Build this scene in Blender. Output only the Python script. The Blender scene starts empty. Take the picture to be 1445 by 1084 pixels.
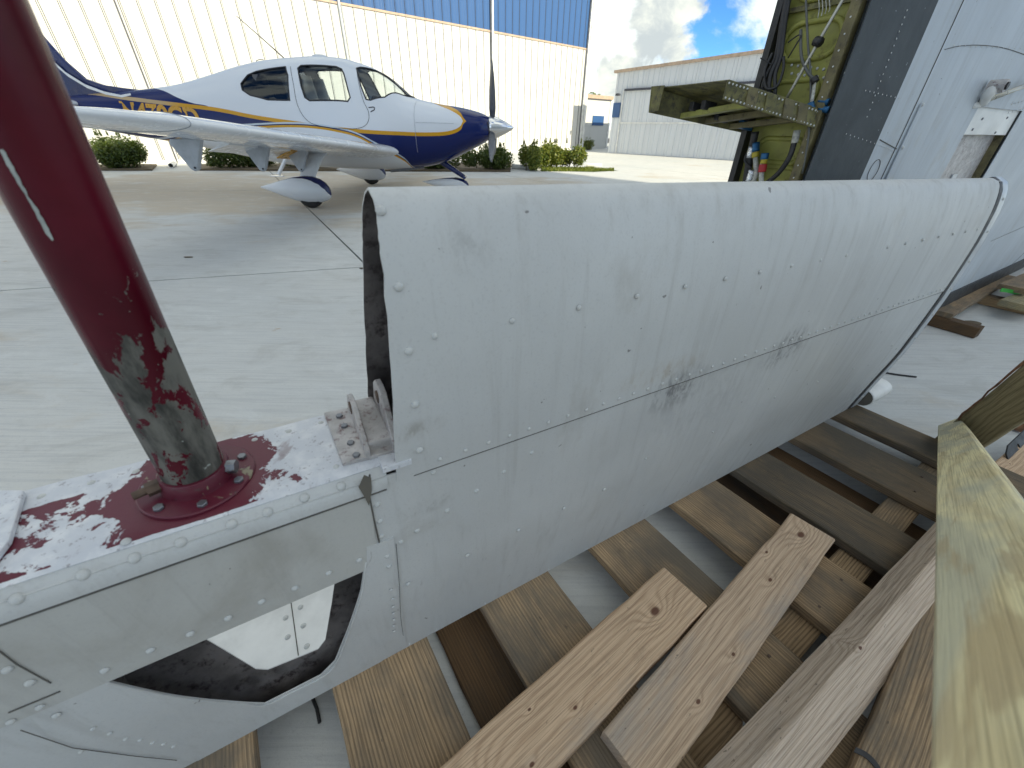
import bpy, math, random
import numpy as np
from mathutils import Vector, Matrix
from mathutils.geometry import delaunay_2d_cdt

random.seed(7)
scene = bpy.context.scene
COL = scene.collection
R = math.radians

# ------------------------------------------------------------------ camera
CAM_H = 1.2
FPX, IW, IH, HOR, ROLL = 560.0, 1445.0, 1084.0, 180.0, R(0.8)
PITCH = math.atan((IH / 2 - HOR) / FPX)
FW = np.array([0, math.cos(PITCH), -math.sin(PITCH)])
_r0 = np.array([1.0, 0, 0]); _d0 = np.array([0, -math.sin(PITCH), -math.cos(PITCH)])
RT = _r0 * math.cos(ROLL) - _d0 * math.sin(ROLL)
DN = _d0 * math.cos(ROLL) + _r0 * math.sin(ROLL)
EYE = np.array([0, 0, CAM_H])
cam_d = bpy.data.cameras.new('camera'); cam = bpy.data.objects.new('camera', cam_d); COL.objects.link(cam)
cam_d.sensor_fit = 'HORIZONTAL'; cam_d.sensor_width = 36.0; cam_d.lens = 36.0 * FPX / IW
cam_d.clip_start = 0.02; cam_d.clip_end = 3000
m3 = Matrix((RT, -DN, -FW)).transposed()
cam.matrix_world = Matrix.Translation(Vector(EYE)) @ m3.to_4x4()
scene.camera = cam
cam_d.dof.use_dof = True; cam_d.dof.focus_distance = 1.4; cam_d.dof.aperture_fstop = 6.3

# ------------------------------------------------------------------ node helpers
def nd(nt, typ, inp=None, **attrs):
    n = nt.nodes.new(typ)
    for k, v in attrs.items(): setattr(n, k, v)
    for k, v in (inp or {}).items():
        s = n.inputs[k]
        if isinstance(v, bpy.types.NodeSocket): nt.links.new(v, s)
        elif isinstance(v, (tuple, list)) and len(v) == 3 and s.type == 'RGBA': s.default_value = (*v, 1)
        else: s.default_value = v
    return n
def mth(nt, op, a, b=0.0, c=0.0, clamp=False):
    return nd(nt, 'ShaderNodeMath', {0: a, 1: b, 2: c}, operation=op, use_clamp=clamp).outputs[0]
def mix(nt, fac, a, b, mode='MIX'):
    return nd(nt, 'ShaderNodeMix', {0: fac, 6: a, 7: b}, data_type='RGBA', blend_type=mode).outputs[2]
def noise(nt, vec, scale, detail=4, rough=0.55, dist=0.0):
    return nd(nt, 'ShaderNodeTexNoise', {'Vector': vec, 'Scale': scale, 'Detail': detail, 'Roughness': rough, 'Distortion': dist}).outputs[0]
def smooth(nt, v, lo, hi, a=0.0, b=1.0):
    return nd(nt, 'ShaderNodeMapRange', {0: v, 1: lo, 2: hi, 3: a, 4: b}, interpolation_type='SMOOTHSTEP').outputs[0]
def stretch(nt, vec, s, rot=0.0, loc=(0, 0, 0)):
    return nd(nt, 'ShaderNodeMapping', {'Vector': vec, 'Scale': s, 'Rotation': (0, 0, rot), 'Location': loc}).outputs[0]

# ------------------------------------------------------------------ world, sun, exposure
SUN_AZ, SUN_EL = 138.5, 29.0
world = bpy.data.worlds.new('World'); scene.world = world; world.use_nodes = True
wt = world.node_tree; wt.nodes.clear()
sky = nd(wt, 'ShaderNodeTexSky', sky_type='NISHITA', sun_disc=False, sun_elevation=R(SUN_EL), sun_rotation=R(SUN_AZ),
         air_density=0.42, dust_density=0.0, ozone_density=5.0, altitude=0)
wdir = nd(wt, 'ShaderNodeTexCoord').outputs['Generated']
def ray(x, y):
    v = FW * FPX + RT * (x - IW / 2) + DN * (y - IH / 2); return v / np.linalg.norm(v)
# fair-weather cumulus: a large heap standing between the two hangars and broad bright cloud, mostly out of view, added to lift the shade
def cloud_blob(x, y, rad, w2=1.0):
    c = ray(x, y)
    d = nd(wt, 'ShaderNodeVectorMath', {0: wdir, 1: tuple(c)}, operation='DISTANCE').outputs['Value']
    return smooth(wt, d, 0.0, rad, w2, 0.0)
cn = noise(wt, stretch(wt, wdir, (1, 1, 1.3)), 9.0, 8, 0.58, 0.25)
cb = cloud_blob(925, 55, 0.13)
cb = mth(wt, 'MAXIMUM', cb, cloud_blob(890, 105, 0.11, .9))
cb = mth(wt, 'MAXIMUM', cb, cloud_blob(915, 20, 0.08, .85))
cover = mth(wt, 'ADD', mth(wt, 'MULTIPLY', cb, 0.55), mth(wt, 'MULTIPLY', mth(wt, 'SUBTRACT', cn, 0.5), 1.35))
cmask = smooth(wt, cover, 0.24, 0.40)
thin = smooth(wt, noise(wt, stretch(wt, wdir, (1.0, 1.0, 1.6), 0, (1.088, 2.994, 2.164)), 3.4, 8, 0.62, 0.3), 0.40, 0.56, 0.0, 0.92)  # bright cover added over the unseen sky to fill the shade
cshade = noise(wt, stretch(wt, wdir, (1, 1, 1.2), 0, (.03, .02, .06)), 13.0, 6, 0.6, .2)
ccol = mix(wt, smooth(wt, cshade, 0.36, 0.64), (1.25, 1.36, 1.55), (2.1, 2.12, 2.12))
clear = nd(wt, 'ShaderNodeHueSaturation', {'Saturation': 1.12, 'Value': .55, 'Color': sky.outputs[0]}).outputs[0]   # deep tropical blue
sk1 = mix(wt, thin, clear, (2.5, 2.55, 2.6))
sk2 = mix(wt, cmask, sk1, ccol)
bg = nd(wt, 'ShaderNodeBackground', {0: sk2, 1: 0.15})
nd(wt, 'ShaderNodeOutputWorld', {0: bg.outputs[0]})
sun_d = bpy.data.lights.new('sun', 'SUN'); sun = bpy.data.objects.new('sun', sun_d); COL.objects.link(sun)
sun_d.energy = 2.0; sun_d.angle = R(0.5); sun_d.color = (1.0, 0.90, 0.76)
sv = Vector((math.sin(R(SUN_AZ)) * math.cos(R(SUN_EL)), math.cos(R(SUN_AZ)) * math.cos(R(SUN_EL)), math.sin(R(SUN_EL))))
sun.rotation_euler = sv.to_track_quat('Z', 'Y').to_euler()
sun.location = (30, -30, 40)
scene.view_settings.view_transform = 'Standard'; scene.view_settings.look = 'None'
scene.view_settings.gamma = 1.0; scene.view_settings.use_curve_mapping = False
scene.view_settings.exposure = 1.82
scene.view_settings.use_white_balance = True; scene.view_settings.white_balance_temperature = 7000; scene.view_settings.white_balance_tint = 0.5

# ------------------------------------------------------------------ measuring helpers (survey the photograph into metres)
def on_plane(x, y, P, N):
    v = ray(x, y); return EYE + v * (((np.asarray(P) - EYE) @ np.asarray(N)) / (v @ np.asarray(N)))
def on_z(x, y, z=0.0):
    v = ray(x, y); return EYE + v * ((z - CAM_H) / v[2])
def at(x, y, dist): return EYE + ray(x, y) * dist

# ------------------------------------------------------------------ mesh helpers
class MB:
    def __init__(s): s.v = []; s.f = []; s.m = []
    def add(s, vs, fs, mi=0):
        k = len(s.v); s.v += [tuple(map(float, p)) for p in vs]
        s.f += [tuple(i + k for i in f) for f in fs]; s.m += [mi] * len(fs); return s
    def box(s, c, ax, ay, az, mi=0):     # centre and three half-axis vectors
        c, ax, ay, az = map(lambda q: np.array(q, float), (c, ax, ay, az))
        if np.dot(np.cross(ax, ay), az) < 0: ax = -ax
        vs = [c + i * ax + j * ay + k * az for k in (-1, 1) for j in (-1, 1) for i in (-1, 1)]
        return s.add(vs, [(0, 2, 3, 1), (4, 5, 7, 6), (0, 1, 5, 4), (2, 6, 7, 3), (0, 4, 6, 2), (1, 3, 7, 5)], mi)
    def bbox(s, x0, x1, y0, y1, z0, z1, mi=0):
        return s.box(((x0+x1)/2, (y0+y1)/2, (z0+z1)/2), ((x1-x0)/2, 0, 0), (0, (y1-y0)/2, 0), (0, 0, (z1-z0)/2), mi)
    def rings(s, rings, closed=True, cap=True, mi=0):
        k = len(rings[0]); vs = [p for r in rings for p in r]; fs = []
        for i in range(len(rings) - 1):
            for j in range(k if closed else k - 1):
                a = i * k + j; b = i * k + (j + 1) % k
                fs.append((a, b, b + k, a + k))
        if cap and closed:
            fs.append(tuple(range(k))[::-1]); fs.append(tuple(range((len(rings) - 1) * k, len(rings) * k)))
        return s.add(vs, fs, mi)
    def tube(s, pts, r, n=10, mi=0, cap=True):
        P = [np.array(p, float) for p in pts]; rr = r if isinstance(r, (list, tuple)) else [r] * len(P)
        rings = []; up = None
        for i, p in enumerate(P):
            t = P[min(i + 1, len(P) - 1)] - P[max(i - 1, 0)]; t = t / (np.linalg.norm(t) + 1e-12)
            if up is None: up = np.array([0, 0, 1.0]) if abs(t[2]) < .9 else np.array([1.0, 0, 0])
            a = np.cross(t, up); a /= np.linalg.norm(a); b = np.cross(t, a); up = -b if np.dot(-b, up) > 0 else b
            rings.append([p + rr[i] * (math.cos(2*math.pi*j/n) * a + math.sin(2*math.pi*j/n) * b) for j in range(n)])
        return s.rings(rings, True, cap, mi)
    def prism(s, poly, ext, mi=0):       # planar 3-D polygon + extrusion vector
        k = len(poly); P = [np.array(p, float) for p in poly]; e = np.array(ext, float)
        vs = P + [p + e for p in P]
        fs = [tuple(range(k))[::-1], tuple(range(k, 2 * k))] + [(i, (i+1) % k, (i+1) % k + k, i + k) for i in range(k)]
        return s.add(vs, fs, mi)
def catmull(pts, n=6):
    P = [np.array(p, float) for p in pts]; P = [2*P[0]-P[1]] + P + [2*P[-1]-P[-2]]; out = []
    for i in range(1, len(P) - 2):
        for j in range(n):
            t = j / n; a, b, c, d = P[i-1], P[i], P[i+1], P[i+2]
            out.append(.5*((2*b)+(c-a)*t+(2*a-5*b+4*c-d)*t*t+(3*b-3*c+d-a)*t**3))
    out.append(P[-2]); return out
def interp(xs, ys):                       # smooth monotone-ish interpolation
    xs = np.array(xs, float); ys = np.array(ys, float)
    o = np.argsort(xs); xs, ys = xs[o], ys[o]
    d = np.diff(ys) / np.diff(xs); m = np.zeros(len(xs)); m[0], m[-1] = d[0], d[-1]
    for i in range(1, len(xs) - 1): m[i] = 0 if d[i-1]*d[i] <= 0 else 2*d[i-1]*d[i]/(d[i-1]+d[i])
    def f(x):
        x = min(max(x, xs[0]), xs[-1]); i = min(max(int(np.searchsorted(xs, x)) - 1, 0), len(xs) - 2)
        hh = xs[i+1]-xs[i]; t = (x-xs[i])/hh
        return float((2*t**3-3*t*t+1)*ys[i]+(t**3-2*t*t+t)*hh*m[i]+(-2*t**3+3*t*t)*ys[i+1]+(t**3-t*t)*hh*m[i+1])
    return f
def inside(p, poly):
    x, y = p; c = False; j = len(poly) - 1
    for i in range(len(poly)):
        xi, yi = poly[i]; xj, yj = poly[j]
        if (yi > y) != (yj > y) and x < (xj-xi)*(y-yi)/(yj-yi) + xi: c = not c
        j = i
    return c
def resample(poly, step):
    out = []
    for i in range(len(poly)):
        a = np.array(poly[i], float); b = np.array(poly[(i+1) % len(poly)], float)
        n = max(1, int(np.linalg.norm(b - a) / step)); out += [tuple(a + (b-a)*k/n) for k in range(n)]
    return out
def patch(outer, holes, fn, sx, sy, sc=(1, 1)):   # flat outline with holes, gridded, mapped on to a curved surface by fn(a,b)
    S = lambda p: (p[0]*sc[0], p[1]*sc[1])
    outer = [S(p) for p in outer]; holes = [[S(p) for p in h] for h in holes]
    o = resample(outer, min(sx, sy)); hs = [resample(h, min(sx, sy) * .6) for h in holes]
    pts = []; edges = []
    for loop in [o] + hs:
        k = len(pts); pts += loop; edges += [(k + i, k + (i+1) % len(loop)) for i in range(len(loop))]
    xs = [p[0] for p in o]; ys = [p[1] for p in o]
    for x in np.arange(min(xs) + sx/2, max(xs), sx):
        for y in np.arange(min(ys) + sy/2, max(ys), sy):
            if inside((x, y), o) and not any(inside((x, y), h) for h in hs): pts.append((x, y))
    V, _, F, *_ = delaunay_2d_cdt([Vector(p) for p in pts], edges, [], 0, 1e-7)
    mb = MB(); keep = []
    for f in F:
        c = sum((V[i] for i in f), Vector((0, 0))) / len(f)
        if inside(c, o) and not any(inside(c, h) for h in hs): keep.append(tuple(f))
    mb.add([fn(v.x / sc[0], v.y / sc[1]) for v in V], keep); return mb

def link(name, data, parent=None):
    o = bpy.data.objects.new(name, data); COL.objects.link(o)
    if parent is not None: o.parent = parent
    return o
ORG = {}
def root_of(o):
    while o.parent is not None: o = o.parent
    return o
def base(parent): return np.array(root_of(parent).location) if parent is not None else np.zeros(3)
def mesh(name, mb, mats, smooth_=False):
    me = bpy.data.meshes.new(name); me.from_pydata(mb.v, [], mb.f)
    for m in (mats if isinstance(mats, (list, tuple)) else [mats]): me.materials.append(m)
    if any(mb.m): me.polygons.foreach_set('material_index', mb.m)
    me.validate(); me.update()
    if smooth_: me.polygons.foreach_set('use_smooth', [True] * len(me.polygons))
    return me
def obj(name, mb, mats, parent=None, sm=False, loc=None, bevel=0, solid=0, autos=None):
    """one mesh object from world-space geometry; children are stored relative to their thing's base"""
    off = base(parent) if parent is not None else (np.array(loc) if loc is not None else np.zeros(3))
    mb.v = [tuple(np.array(p) - off) for p in mb.v]
    o = link(name, mesh(name, mb, mats, sm), parent)
    if parent is None: o.location = off
    if solid:
        md = o.modifiers.new('thickness', 'SOLIDIFY'); md.thickness = solid; md.offset = -1
        if sm: es_ = o.modifiers.new('crisp_rim', 'EDGE_SPLIT'); es_.split_angle = R(42)
    if bevel:
        md = o.modifiers.new('bevel', 'BEVEL'); md.width = bevel; md.segments = 2; md.limit_method = 'ANGLE'; md.angle_limit = R(40)
    if autos is not None:
        try: o.data.set_sharp_from_angle(angle=R(autos))
        except Exception: pass
    return o
def tag(o, label=None, cat=None, group=None, kind=None):
    if label: o['label'] = label
    if cat: o['category'] = cat
    if group: o['group'] = group
    if kind: o['kind'] = kind
    return o
def thing(name, loc, label, cat, group=None):
    o = link(name, None); o.location = tuple(map(float, loc)); o.empty_display_size = .1
    return tag(o, label, cat, group)
def inst(name, me, parent, pos, normal=(0, 0, 1), scale=1.0, spin=0.0):
    o = link(name, me, parent); o.location = Vector(np.asarray(pos) - base(parent))
    q = Vector(normal).to_track_quat('Z', 'Y'); o.rotation_mode = 'QUATERNION'
    o.rotation_quaternion = q @ Matrix.Rotation(spin, 4, 'Z').to_quaternion(); o.scale = (scale,) * 3
    return o

# ------------------------------------------------------------------ materials
def newmat(name):
    m = bpy.data.materials.new(name); m.use_nodes = True; nt = m.node_tree
    b = nt.nodes['Principled BSDF']; return m, nt, b
def coords(nt): return nd(nt, 'ShaderNodeTexCoord').outputs['Object']
def rnd(nt): return nd(nt, 'ShaderNodeObjectInfo').outputs['Random']
def bump(nt, b, h, strength=.3, dist=.01):
    n = nd(nt, 'ShaderNodeBump', {'Strength': strength, 'Distance': dist, 'Height': h})
    nt.links.new(n.outputs[0], b.inputs['Normal'])
def plain(name, col, rough=.5, metal=0., var=.15, scale=6., dirt=None, dirt_amt=0., bmp=0.0, bscale=60., coat=0.0):
    m, nt, b = newmat(name); c = coords(nt)
    n1 = noise(nt, c, scale, 6, .6)
    dark = tuple(x * (1 - var) for x in col); lite = tuple(min(1, x * (1 + var)) for x in col)
    out = mix(nt, smooth(nt, n1, .3, .7), dark, lite)
    if dirt:
        out = mix(nt, smooth(nt, noise(nt, c, scale * 2.7, 8, .7), .62 - .25*dirt_amt, .78 - .2*dirt_amt), out, dirt)
    nt.links.new(out, b.inputs['Base Color'])
    nt.links.new(smooth(nt, noise(nt, c, scale * 4, 4), .3, .7, max(.02, rough - .08), min(1, rough + .08)), b.inputs['Roughness'])
    b.inputs['Metallic'].default_value = metal; b.inputs['Coat Weight'].default_value = coat
    if bmp: bump(nt, b, noise(nt, c, bscale, 5), bmp, .004)
    return m

def paint_aged(name, col=(.57, .575, .565), spots=(), grime=1.0):
    """weathered aircraft white: chalky, streaked along the chord, speckled with nicks and smudges"""
    m, nt, b = newmat(name); c = coords(nt)
    big = noise(nt, c, 2.2, 5, .6)
    out = mix(nt, smooth(nt, big, .35, .7), tuple(x*.93 for x in col), tuple(min(1, x*1.05) for x in col))
    st = noise(nt, stretch(nt, c, (38, 38, 2.0)), 1.0, 7, .68)
    out = mix(nt, smooth(nt, st, .50, .74, 0, .36*min(grime, 1.4)), out, (.37, .36, .34))
    blot = noise(nt, stretch(nt, c, (5, 5, 3)), 1.0, 7, .65, .4)
    out = mix(nt, smooth(nt, blot, .56 - .06*(grime-1), .72, 0, min(.8, .40*grime)), out, (.36, .345, .31))
    fine = noise(nt, c, 260, 3, .6)
    out = mix(nt, smooth(nt, fine, .52, .72, 0, .22), out, (.34, .34, .34))
    nick = noise(nt, c, 48, 2, .5, .3)
    out = mix(nt, smooth(nt, nick, .75, .77, 0, .7), out, (.10, .09, .085))
    scr = noise(nt, stretch(nt, c, (60, 60, 9), .2), 1.0, 3, .5, .8)
    out = mix(nt, smooth(nt, scr, .73, .78, 0, .35), out, (.22, .21, .20))
    for (p, rad, sq, colr, amt) in spots:           # rubbed smudges, stains and painted shade: centre, radius, stretch, colour, strength
        dv = nd(nt, 'ShaderNodeVectorMath', {0: nd(nt, 'ShaderNodeVectorMath', {0: c, 1: tuple(map(float, p))}, operation='SUBTRACT').outputs[0], 1: sq}, operation='MULTIPLY').outputs[0]
        dl = nd(nt, 'ShaderNodeVectorMath', {0: dv}, operation='LENGTH').outputs['Value']
        wob = noise(nt, stretch(nt, c, (55, 55, 30)), 1.0, 6, .7, .3)
        k = mth(nt, 'MULTIPLY', smooth(nt, dl, rad*.1, rad, 1, 0), smooth(nt, wob, .42, .62, .15 if rad > .02 else .9, 1))
        out = mix(nt, mth(nt, 'MULTIPLY', k, amt), out, colr)
    nt.links.new(out, b.inputs['Base Color'])
    nt.links.new(smooth(nt, st, .3, .7, .42, .62), b.inputs['Roughness'])
    bump(nt, b, mth(nt, 'ADD', mth(nt, 'MULTIPLY', noise(nt, c, 5, 2), 3.0), mth(nt, 'MULTIPLY', fine, .12)), .25, .006)
    return m

def wood(name, light, dark, weather=(.16, .15, .13), wamt=.4, freq=95., knots=(), gloss=.75):
    """lumber: grain runs along local X, rings bend round the knots"""
    m, nt, b = newmat(name); tc = coords(nt); rn = rnd(nt)
    off = nd(nt, 'ShaderNodeCombineXYZ', {0: mth(nt, 'MULTIPLY', rn, 37.), 1: mth(nt, 'MULTIPLY', rn, 3.1), 2: 0.}).outputs[0]
    c = nd(nt, 'ShaderNodeVectorMath', {0: tc, 1: off}, operation='ADD').outputs[0]
    if knots: c = tc
    sp = nd(nt, 'ShaderNodeSeparateXYZ', {0: tc}).outputs
    yy = mth(nt, 'ADD', sp[1], mth(nt, 'MULTIPLY', sp[2], .8))
    warp = noise(nt, stretch(nt, c, (1.6, 7, 7)), 1.0, 3, .5)
    warp2 = noise(nt, stretch(nt, c, (5, 22, 22)), 1.0, 3, .5)
    ph = mth(nt, 'ADD', mth(nt, 'MULTIPLY', yy, freq), mth(nt, 'ADD', mth(nt, 'MULTIPLY', warp, 34.), mth(nt, 'MULTIPLY', warp2, 5.)))
    core = None
    for (kx, ky, kr) in knots:
        d = nd(nt, 'ShaderNodeVectorMath', {0: nd(nt, 'ShaderNodeCombineXYZ', {0: mth(nt, 'MULTIPLY', mth(nt, 'SUBTRACT', sp[0], kx), .62), 1: mth(nt, 'SUBTRACT', sp[1], ky), 2: 0.}).outputs[0]}, operation='LENGTH').outputs['Value']
        g = mth(nt, 'POWER', 2.718, mth(nt, 'MULTIPLY', mth(nt, 'MULTIPLY', d, d), -1.0 / (kr * 3.0) ** 2))
        ph = mth(nt, 'ADD', ph, mth(nt, 'MULTIPLY', g, 22. * min(1, kr / .012)))
        k = smooth(nt, mth(nt, 'ADD', d, mth(nt, 'MULTIPLY', mth(nt, 'SUBTRACT', warp2, .5), kr * .8)), kr * .55, kr * 1.15, 1, 0)
        core = k if core is None else mth(nt, 'MAXIMUM', core, k)
    rings = mth(nt, 'ADD', mth(nt, 'MULTIPLY', mth(nt, 'SINE', ph), .5), .5)
    rings = mth(nt, 'POWER', rings, 2.2)
    fib = noise(nt, stretch(nt, c, (7, 420, 420)), 1.0, 4, .6)
    tone = noise(nt, stretch(nt, c, (1.7, 4.5, 4.5)), 1.0, 7, .68, .4)
    out = mix(nt, mth(nt, 'MULTIPLY', rings, .62 if not knots else .45), light, dark)
    out = mix(nt, smooth(nt, fib, .42, .70, 0, .6), out, tuple(x * .5 for x in dark))
    out = mix(nt, smooth(nt, mth(nt, 'ADD', mth(nt, 'MULTIPLY', tone, .8), mth(nt, 'MULTIPLY', noise(nt, stretch(nt, c, (3, 5, 5)), 1., 7, .7), .2)), .62 - .3*wamt, .80 - .25*wamt, 0, .85), out, weather)
    speck = noise(nt, stretch(nt, c, (40, 90, 90)), 1.0, 3, .6)
    out = mix(nt, smooth(nt, speck, .68, .74, 0, .6), out, (.05, .04, .035))
    blotch = noise(nt, stretch(nt, c, (4, 9, 9), 0, (5, 2, 1)), 1., 8, .72, .5)
    out = mix(nt, smooth(nt, blotch, .56, .74, 0, .75 * wamt + .08), out, (.05, .046, .04))
    if core is not None: out = mix(nt, mth(nt, 'MULTIPLY', core, .9), out, (.10, .035, .02))
    nt.links.new(out, b.inputs['Base Color']); b.inputs['Roughness'].default_value = gloss
    b.inputs['Specular IOR Level'].default_value = .3
    bump(nt, b, mth(nt, 'ADD', mth(nt, 'MULTIPLY', rings, -.5), mth(nt, 'MULTIPLY', fib, -1.0)), .7, .002)
    return m

M = {}
def build_materials():
    # concrete apron
    m, nt, b = newmat('concrete'); g = nd(nt, 'ShaderNodeNewGeometry').outputs['Position']
    big = noise(nt, g, .22, 6, .6, .6); mid = noise(nt, stretch(nt, g, (.7, 1.3, 1), -.25), 1.0, 7, .65, .5)
    broom = noise(nt, stretch(nt, g, (2.5, 60, 1), -.25), 1.0, 5, .6); fine = noise(nt, g, 240, 4, .7)
    broom2 = noise(nt, stretch(nt, g, (.5, 9, 1), -.22), 1.0, 5, .62)
    out = mix(nt, smooth(nt, big, .35, .68), (.55, .565, .56), (.61, .605, .58))
    tan = noise(nt, stretch(nt, g, (.16, .30, 1), -.2, (3.3, 1.9, 0)), 1.0, 6, .62, .8)
    dd_ = nd(nt, 'ShaderNodeVectorMath', {0: nd(nt, 'ShaderNodeVectorMath', {0: nd(nt, 'ShaderNodeVectorMath', {0: g, 1: (-5.0, 9.6, 0)}, operation='SUBTRACT').outputs[0], 1: (.10, .21, 0)}, operation='MULTIPLY').outputs[0]}, operation='LENGTH').outputs['Value']
    tan2 = mth(nt, 'ADD', mth(nt, 'ADD', mth(nt, 'MULTIPLY', tan, .55), mth(nt, 'MULTIPLY', mid, .55)), smooth(nt, dd_, .35, 1.15, .12, -.10))   # rusty run-off stain
    out = mix(nt, smooth(nt, tan2, .50, .64, 0, .8), out, (.47, .385, .275))
    out = mix(nt, smooth(nt, mid, .28, .42, .45, 0), out, (.70, .70, .69))
    out = mix(nt, smooth(nt, broom2, .47, .64, 0, .30), out, (.50, .50, .49))
    out = mix(nt, smooth(nt, broom, .46, .62, 0, .42), out, (.43, .44, .45))
    out = mix(nt, smooth(nt, fine, .5, .75, 0, .4), out, (.36, .37, .375))
    mot = noise(nt, stretch(nt, g, (2.2, 4.2, 1), -.2), 1.0, 9, .72, .6)
    out = mix(nt, smooth(nt, mot, .50, .66, 0, .38), out, (.38, .375, .355))
    out = mix(nt, smooth(nt, mot, .34, .46, .35, 0), out, (.66, .67, .665))
    grit = noise(nt, g, 70, 5, .75)
    out = mix(nt, smooth(nt, grit, .54, .70, 0, .35), out, (.34, .345, .35))
    rust = noise(nt, stretch(nt, g, (2.6, 3.4, 1)), 1.0, 4, .6)
    out = mix(nt, smooth(nt, rust, .70, .77, 0, .7), out, (.36, .21, .07))
    nt.links.new(out, b.inputs['Base Color']); b.inputs['Roughness'].default_value = .82; b.inputs['Specular IOR Level'].default_value = .35
    bump(nt, b, mth(nt, 'ADD', broom, mth(nt, 'MULTIPLY', fine, .6)), .35, .004); M['concrete'] = m
    M['joint'] = plain('joint_sealant', (.06, .06, .058), .8)
    # painted steel siding
    def siding(name, col):
        m, nt, b = newmat(name); c = coords(nt)
        n = noise(nt, stretch(nt, c, (3, 3, .35)), 1., 5, .6)
        nt.links.new(mix(nt, smooth(nt, n, .4, .75, 0, .25), col, tuple(x * .72 for x in col)), b.inputs['Base Color'])
        b.inputs['Roughness'].default_value = .48; return m
    M['side_white'] = siding('siding_white', (.60, .60, .58)); M['side_blue'] = siding('siding_blue', (.03, .095, .25))
    M['side_grey'] = siding('siding_grey', (.64, .67, .70)); M['trim_brown'] = plain('trim_brown', (.46, .34, .25), .5)
    M['trim_white'] = plain('trim_white', (.74, .74, .72), .45); M['trim_dark'] = plain('trim_dark', (.05, .055, .075), .5)
    M['seam_dark'] = plain('seam_dark', (.13, .12, .10), .8); M['joint_shade'] = plain('siding_joint_shade', (.055, .054, .05), .8)
    M['paint'] = paint_aged('paint_aged_white')
    M['paint_jet'] = paint_aged('paint_jet_white', (.48, .525, .57))
    # inside of the hollow skins: grubby primer
    M['inner'] = plain('skin_inside', (.15, .135, .13), .65, 0, .5, 14, (.03, .02, .02), .5, .3)
    M['paint_dirty'] = paint_aged('paint_dirty_white', (.50, .50, .475), (), 1.9); M['seam'] = plain('seam_line', (.10, .095, .085), .8)
    # spar cap: white paint worn to primer, flaking to maroon
    m, nt, b = newmat('spar_cap_worn'); c = coords(nt)
    n1 = noise(nt, c, 17, 7, .62, .5); n2 = noise(nt, c, 130, 5, .7); n3 = noise(nt, stretch(nt, c, (24, 9, 24), .5), 1., 6, .6, .4)
    out = mix(nt, smooth(nt, noise(nt, c, 40, 5, .6), .4, .7), (.60, .62, .66), (.74, .75, .77))
    out = mix(nt, smooth(nt, n2, .57, .68, 0, .7), out, (.22, .20, .22))
    out = mix(nt, smooth(nt, n3, .60, .68, 0, .75), out, (.30, .24, .25))
    at_ = nd(nt, 'ShaderNodeAttribute', attribute_name='chip').outputs['Fac']
    k = mth(nt, 'ADD', at_, mth(nt, 'MULTIPLY', mth(nt, 'SUBTRACT', n1, .5), 1.5))
    k = mth(nt, 'ADD', k, mth(nt, 'MULTIPLY', mth(nt, 'SUBTRACT', n2, .5), .35))
    out = mix(nt, smooth(nt, k, .49, .52), out, (.115, .011, .027))
    nt.links.new(out, b.inputs['Base Color']); b.inputs['Roughness'].default_value = .42
    bump(nt, b, mth(nt, 'SUBTRACT', mth(nt, 'MULTIPLY', n2, .4), smooth(nt, k, .47, .53)), .5, .0015); M['cap'] = m
    # maroon torque tube, chipped to grey primer towards its foot
    m, nt, b = newmat('maroon_tube'); c = coords(nt); z = nd(nt, 'ShaderNodeSeparateXYZ', {0: c}).outputs[2]
    n1 = noise(nt, stretch(nt, c, (38, 38, 24)), 1., 9, .68, .35); n2 = noise(nt, c, 120, 4, .7)
    b.inputs['Specular IOR Level'].default_value = .22
    lo = smooth(nt, z, .73, 1.05, .46, -.62)
    k = mth(nt, 'ADD', lo, mth(nt, 'MULTIPLY', mth(nt, 'SUBTRACT', n1, .5), 3.4))
    k2 = smooth(nt, k, .24, .27)
    prim = mix(nt, smooth(nt, noise(nt, stretch(nt, c, (30, 30, 9)), 1., 6, .65), .35, .62), (.035, .035, .032), (.17, .165, .145))
    red = mix(nt, smooth(nt, noise(nt, c, 6, 5), .3, .7), (.058, .003, .009), (.11, .006, .018))
    out = mix(nt, k2, red, prim)
    out = mix(nt, smooth(nt, noise(nt, c, 75, 2, .5), .755, .775, 0, .8), out, (.42, .45, .42))
    nt.links.new(out, b.inputs['Base Color'])
    nt.links.new(smooth(nt, k2, 0, 1, .27, .6), b.inputs['Roughness'])
    bump(nt, b, mth(nt, 'SUBTRACT', mth(nt, 'MULTIPLY', n2, .25), k2), .4, .0012); M['tube'] = m
    m, nt, b = newmat('maroon_flange'); c = coords(nt)
    k2 = smooth(nt, noise(nt, c, 26, 6, .6, .5), .58, .61); out = mix(nt, k2, (.105, .010, .026), (.24, .21, .14))
    out = mix(nt, smooth(nt, noise(nt, c, 90, 4, .6), .6, .7, 0, .6), out, (.08, .05, .05))
    nt.links.new(out, b.inputs['Base Color']); b.inputs['Roughness'].default_value = .4; bump(nt, b, k2, .4, .001); M['flange'] = m
    M['primer_bare'] = plain('bare_primer', (.36, .39, .37), .6, 0, .2, 60)
    M['bolt'] = plain('bolt_steel', (.22, .23, .25), .4, .75, .25, 60, (.08, .06, .05), .3)
    M['bolt_brown'] = plain('bolt_corroded', (.11, .075, .055), .6, .4, .3, 80)
    M['fitting'] = plain('fitting_worn', (.46, .44, .43), .5, .15, .2, 30, (.17, .10, .10), .45, .3)
    M['rivet'] = plain('rivet_painted', (.54, .55, .54), .28, 0, .12, 20, (.30, .29, .27), .2)
    M['rubber'] = plain('rubber_black', (.022, .022, .024), .55)
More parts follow.
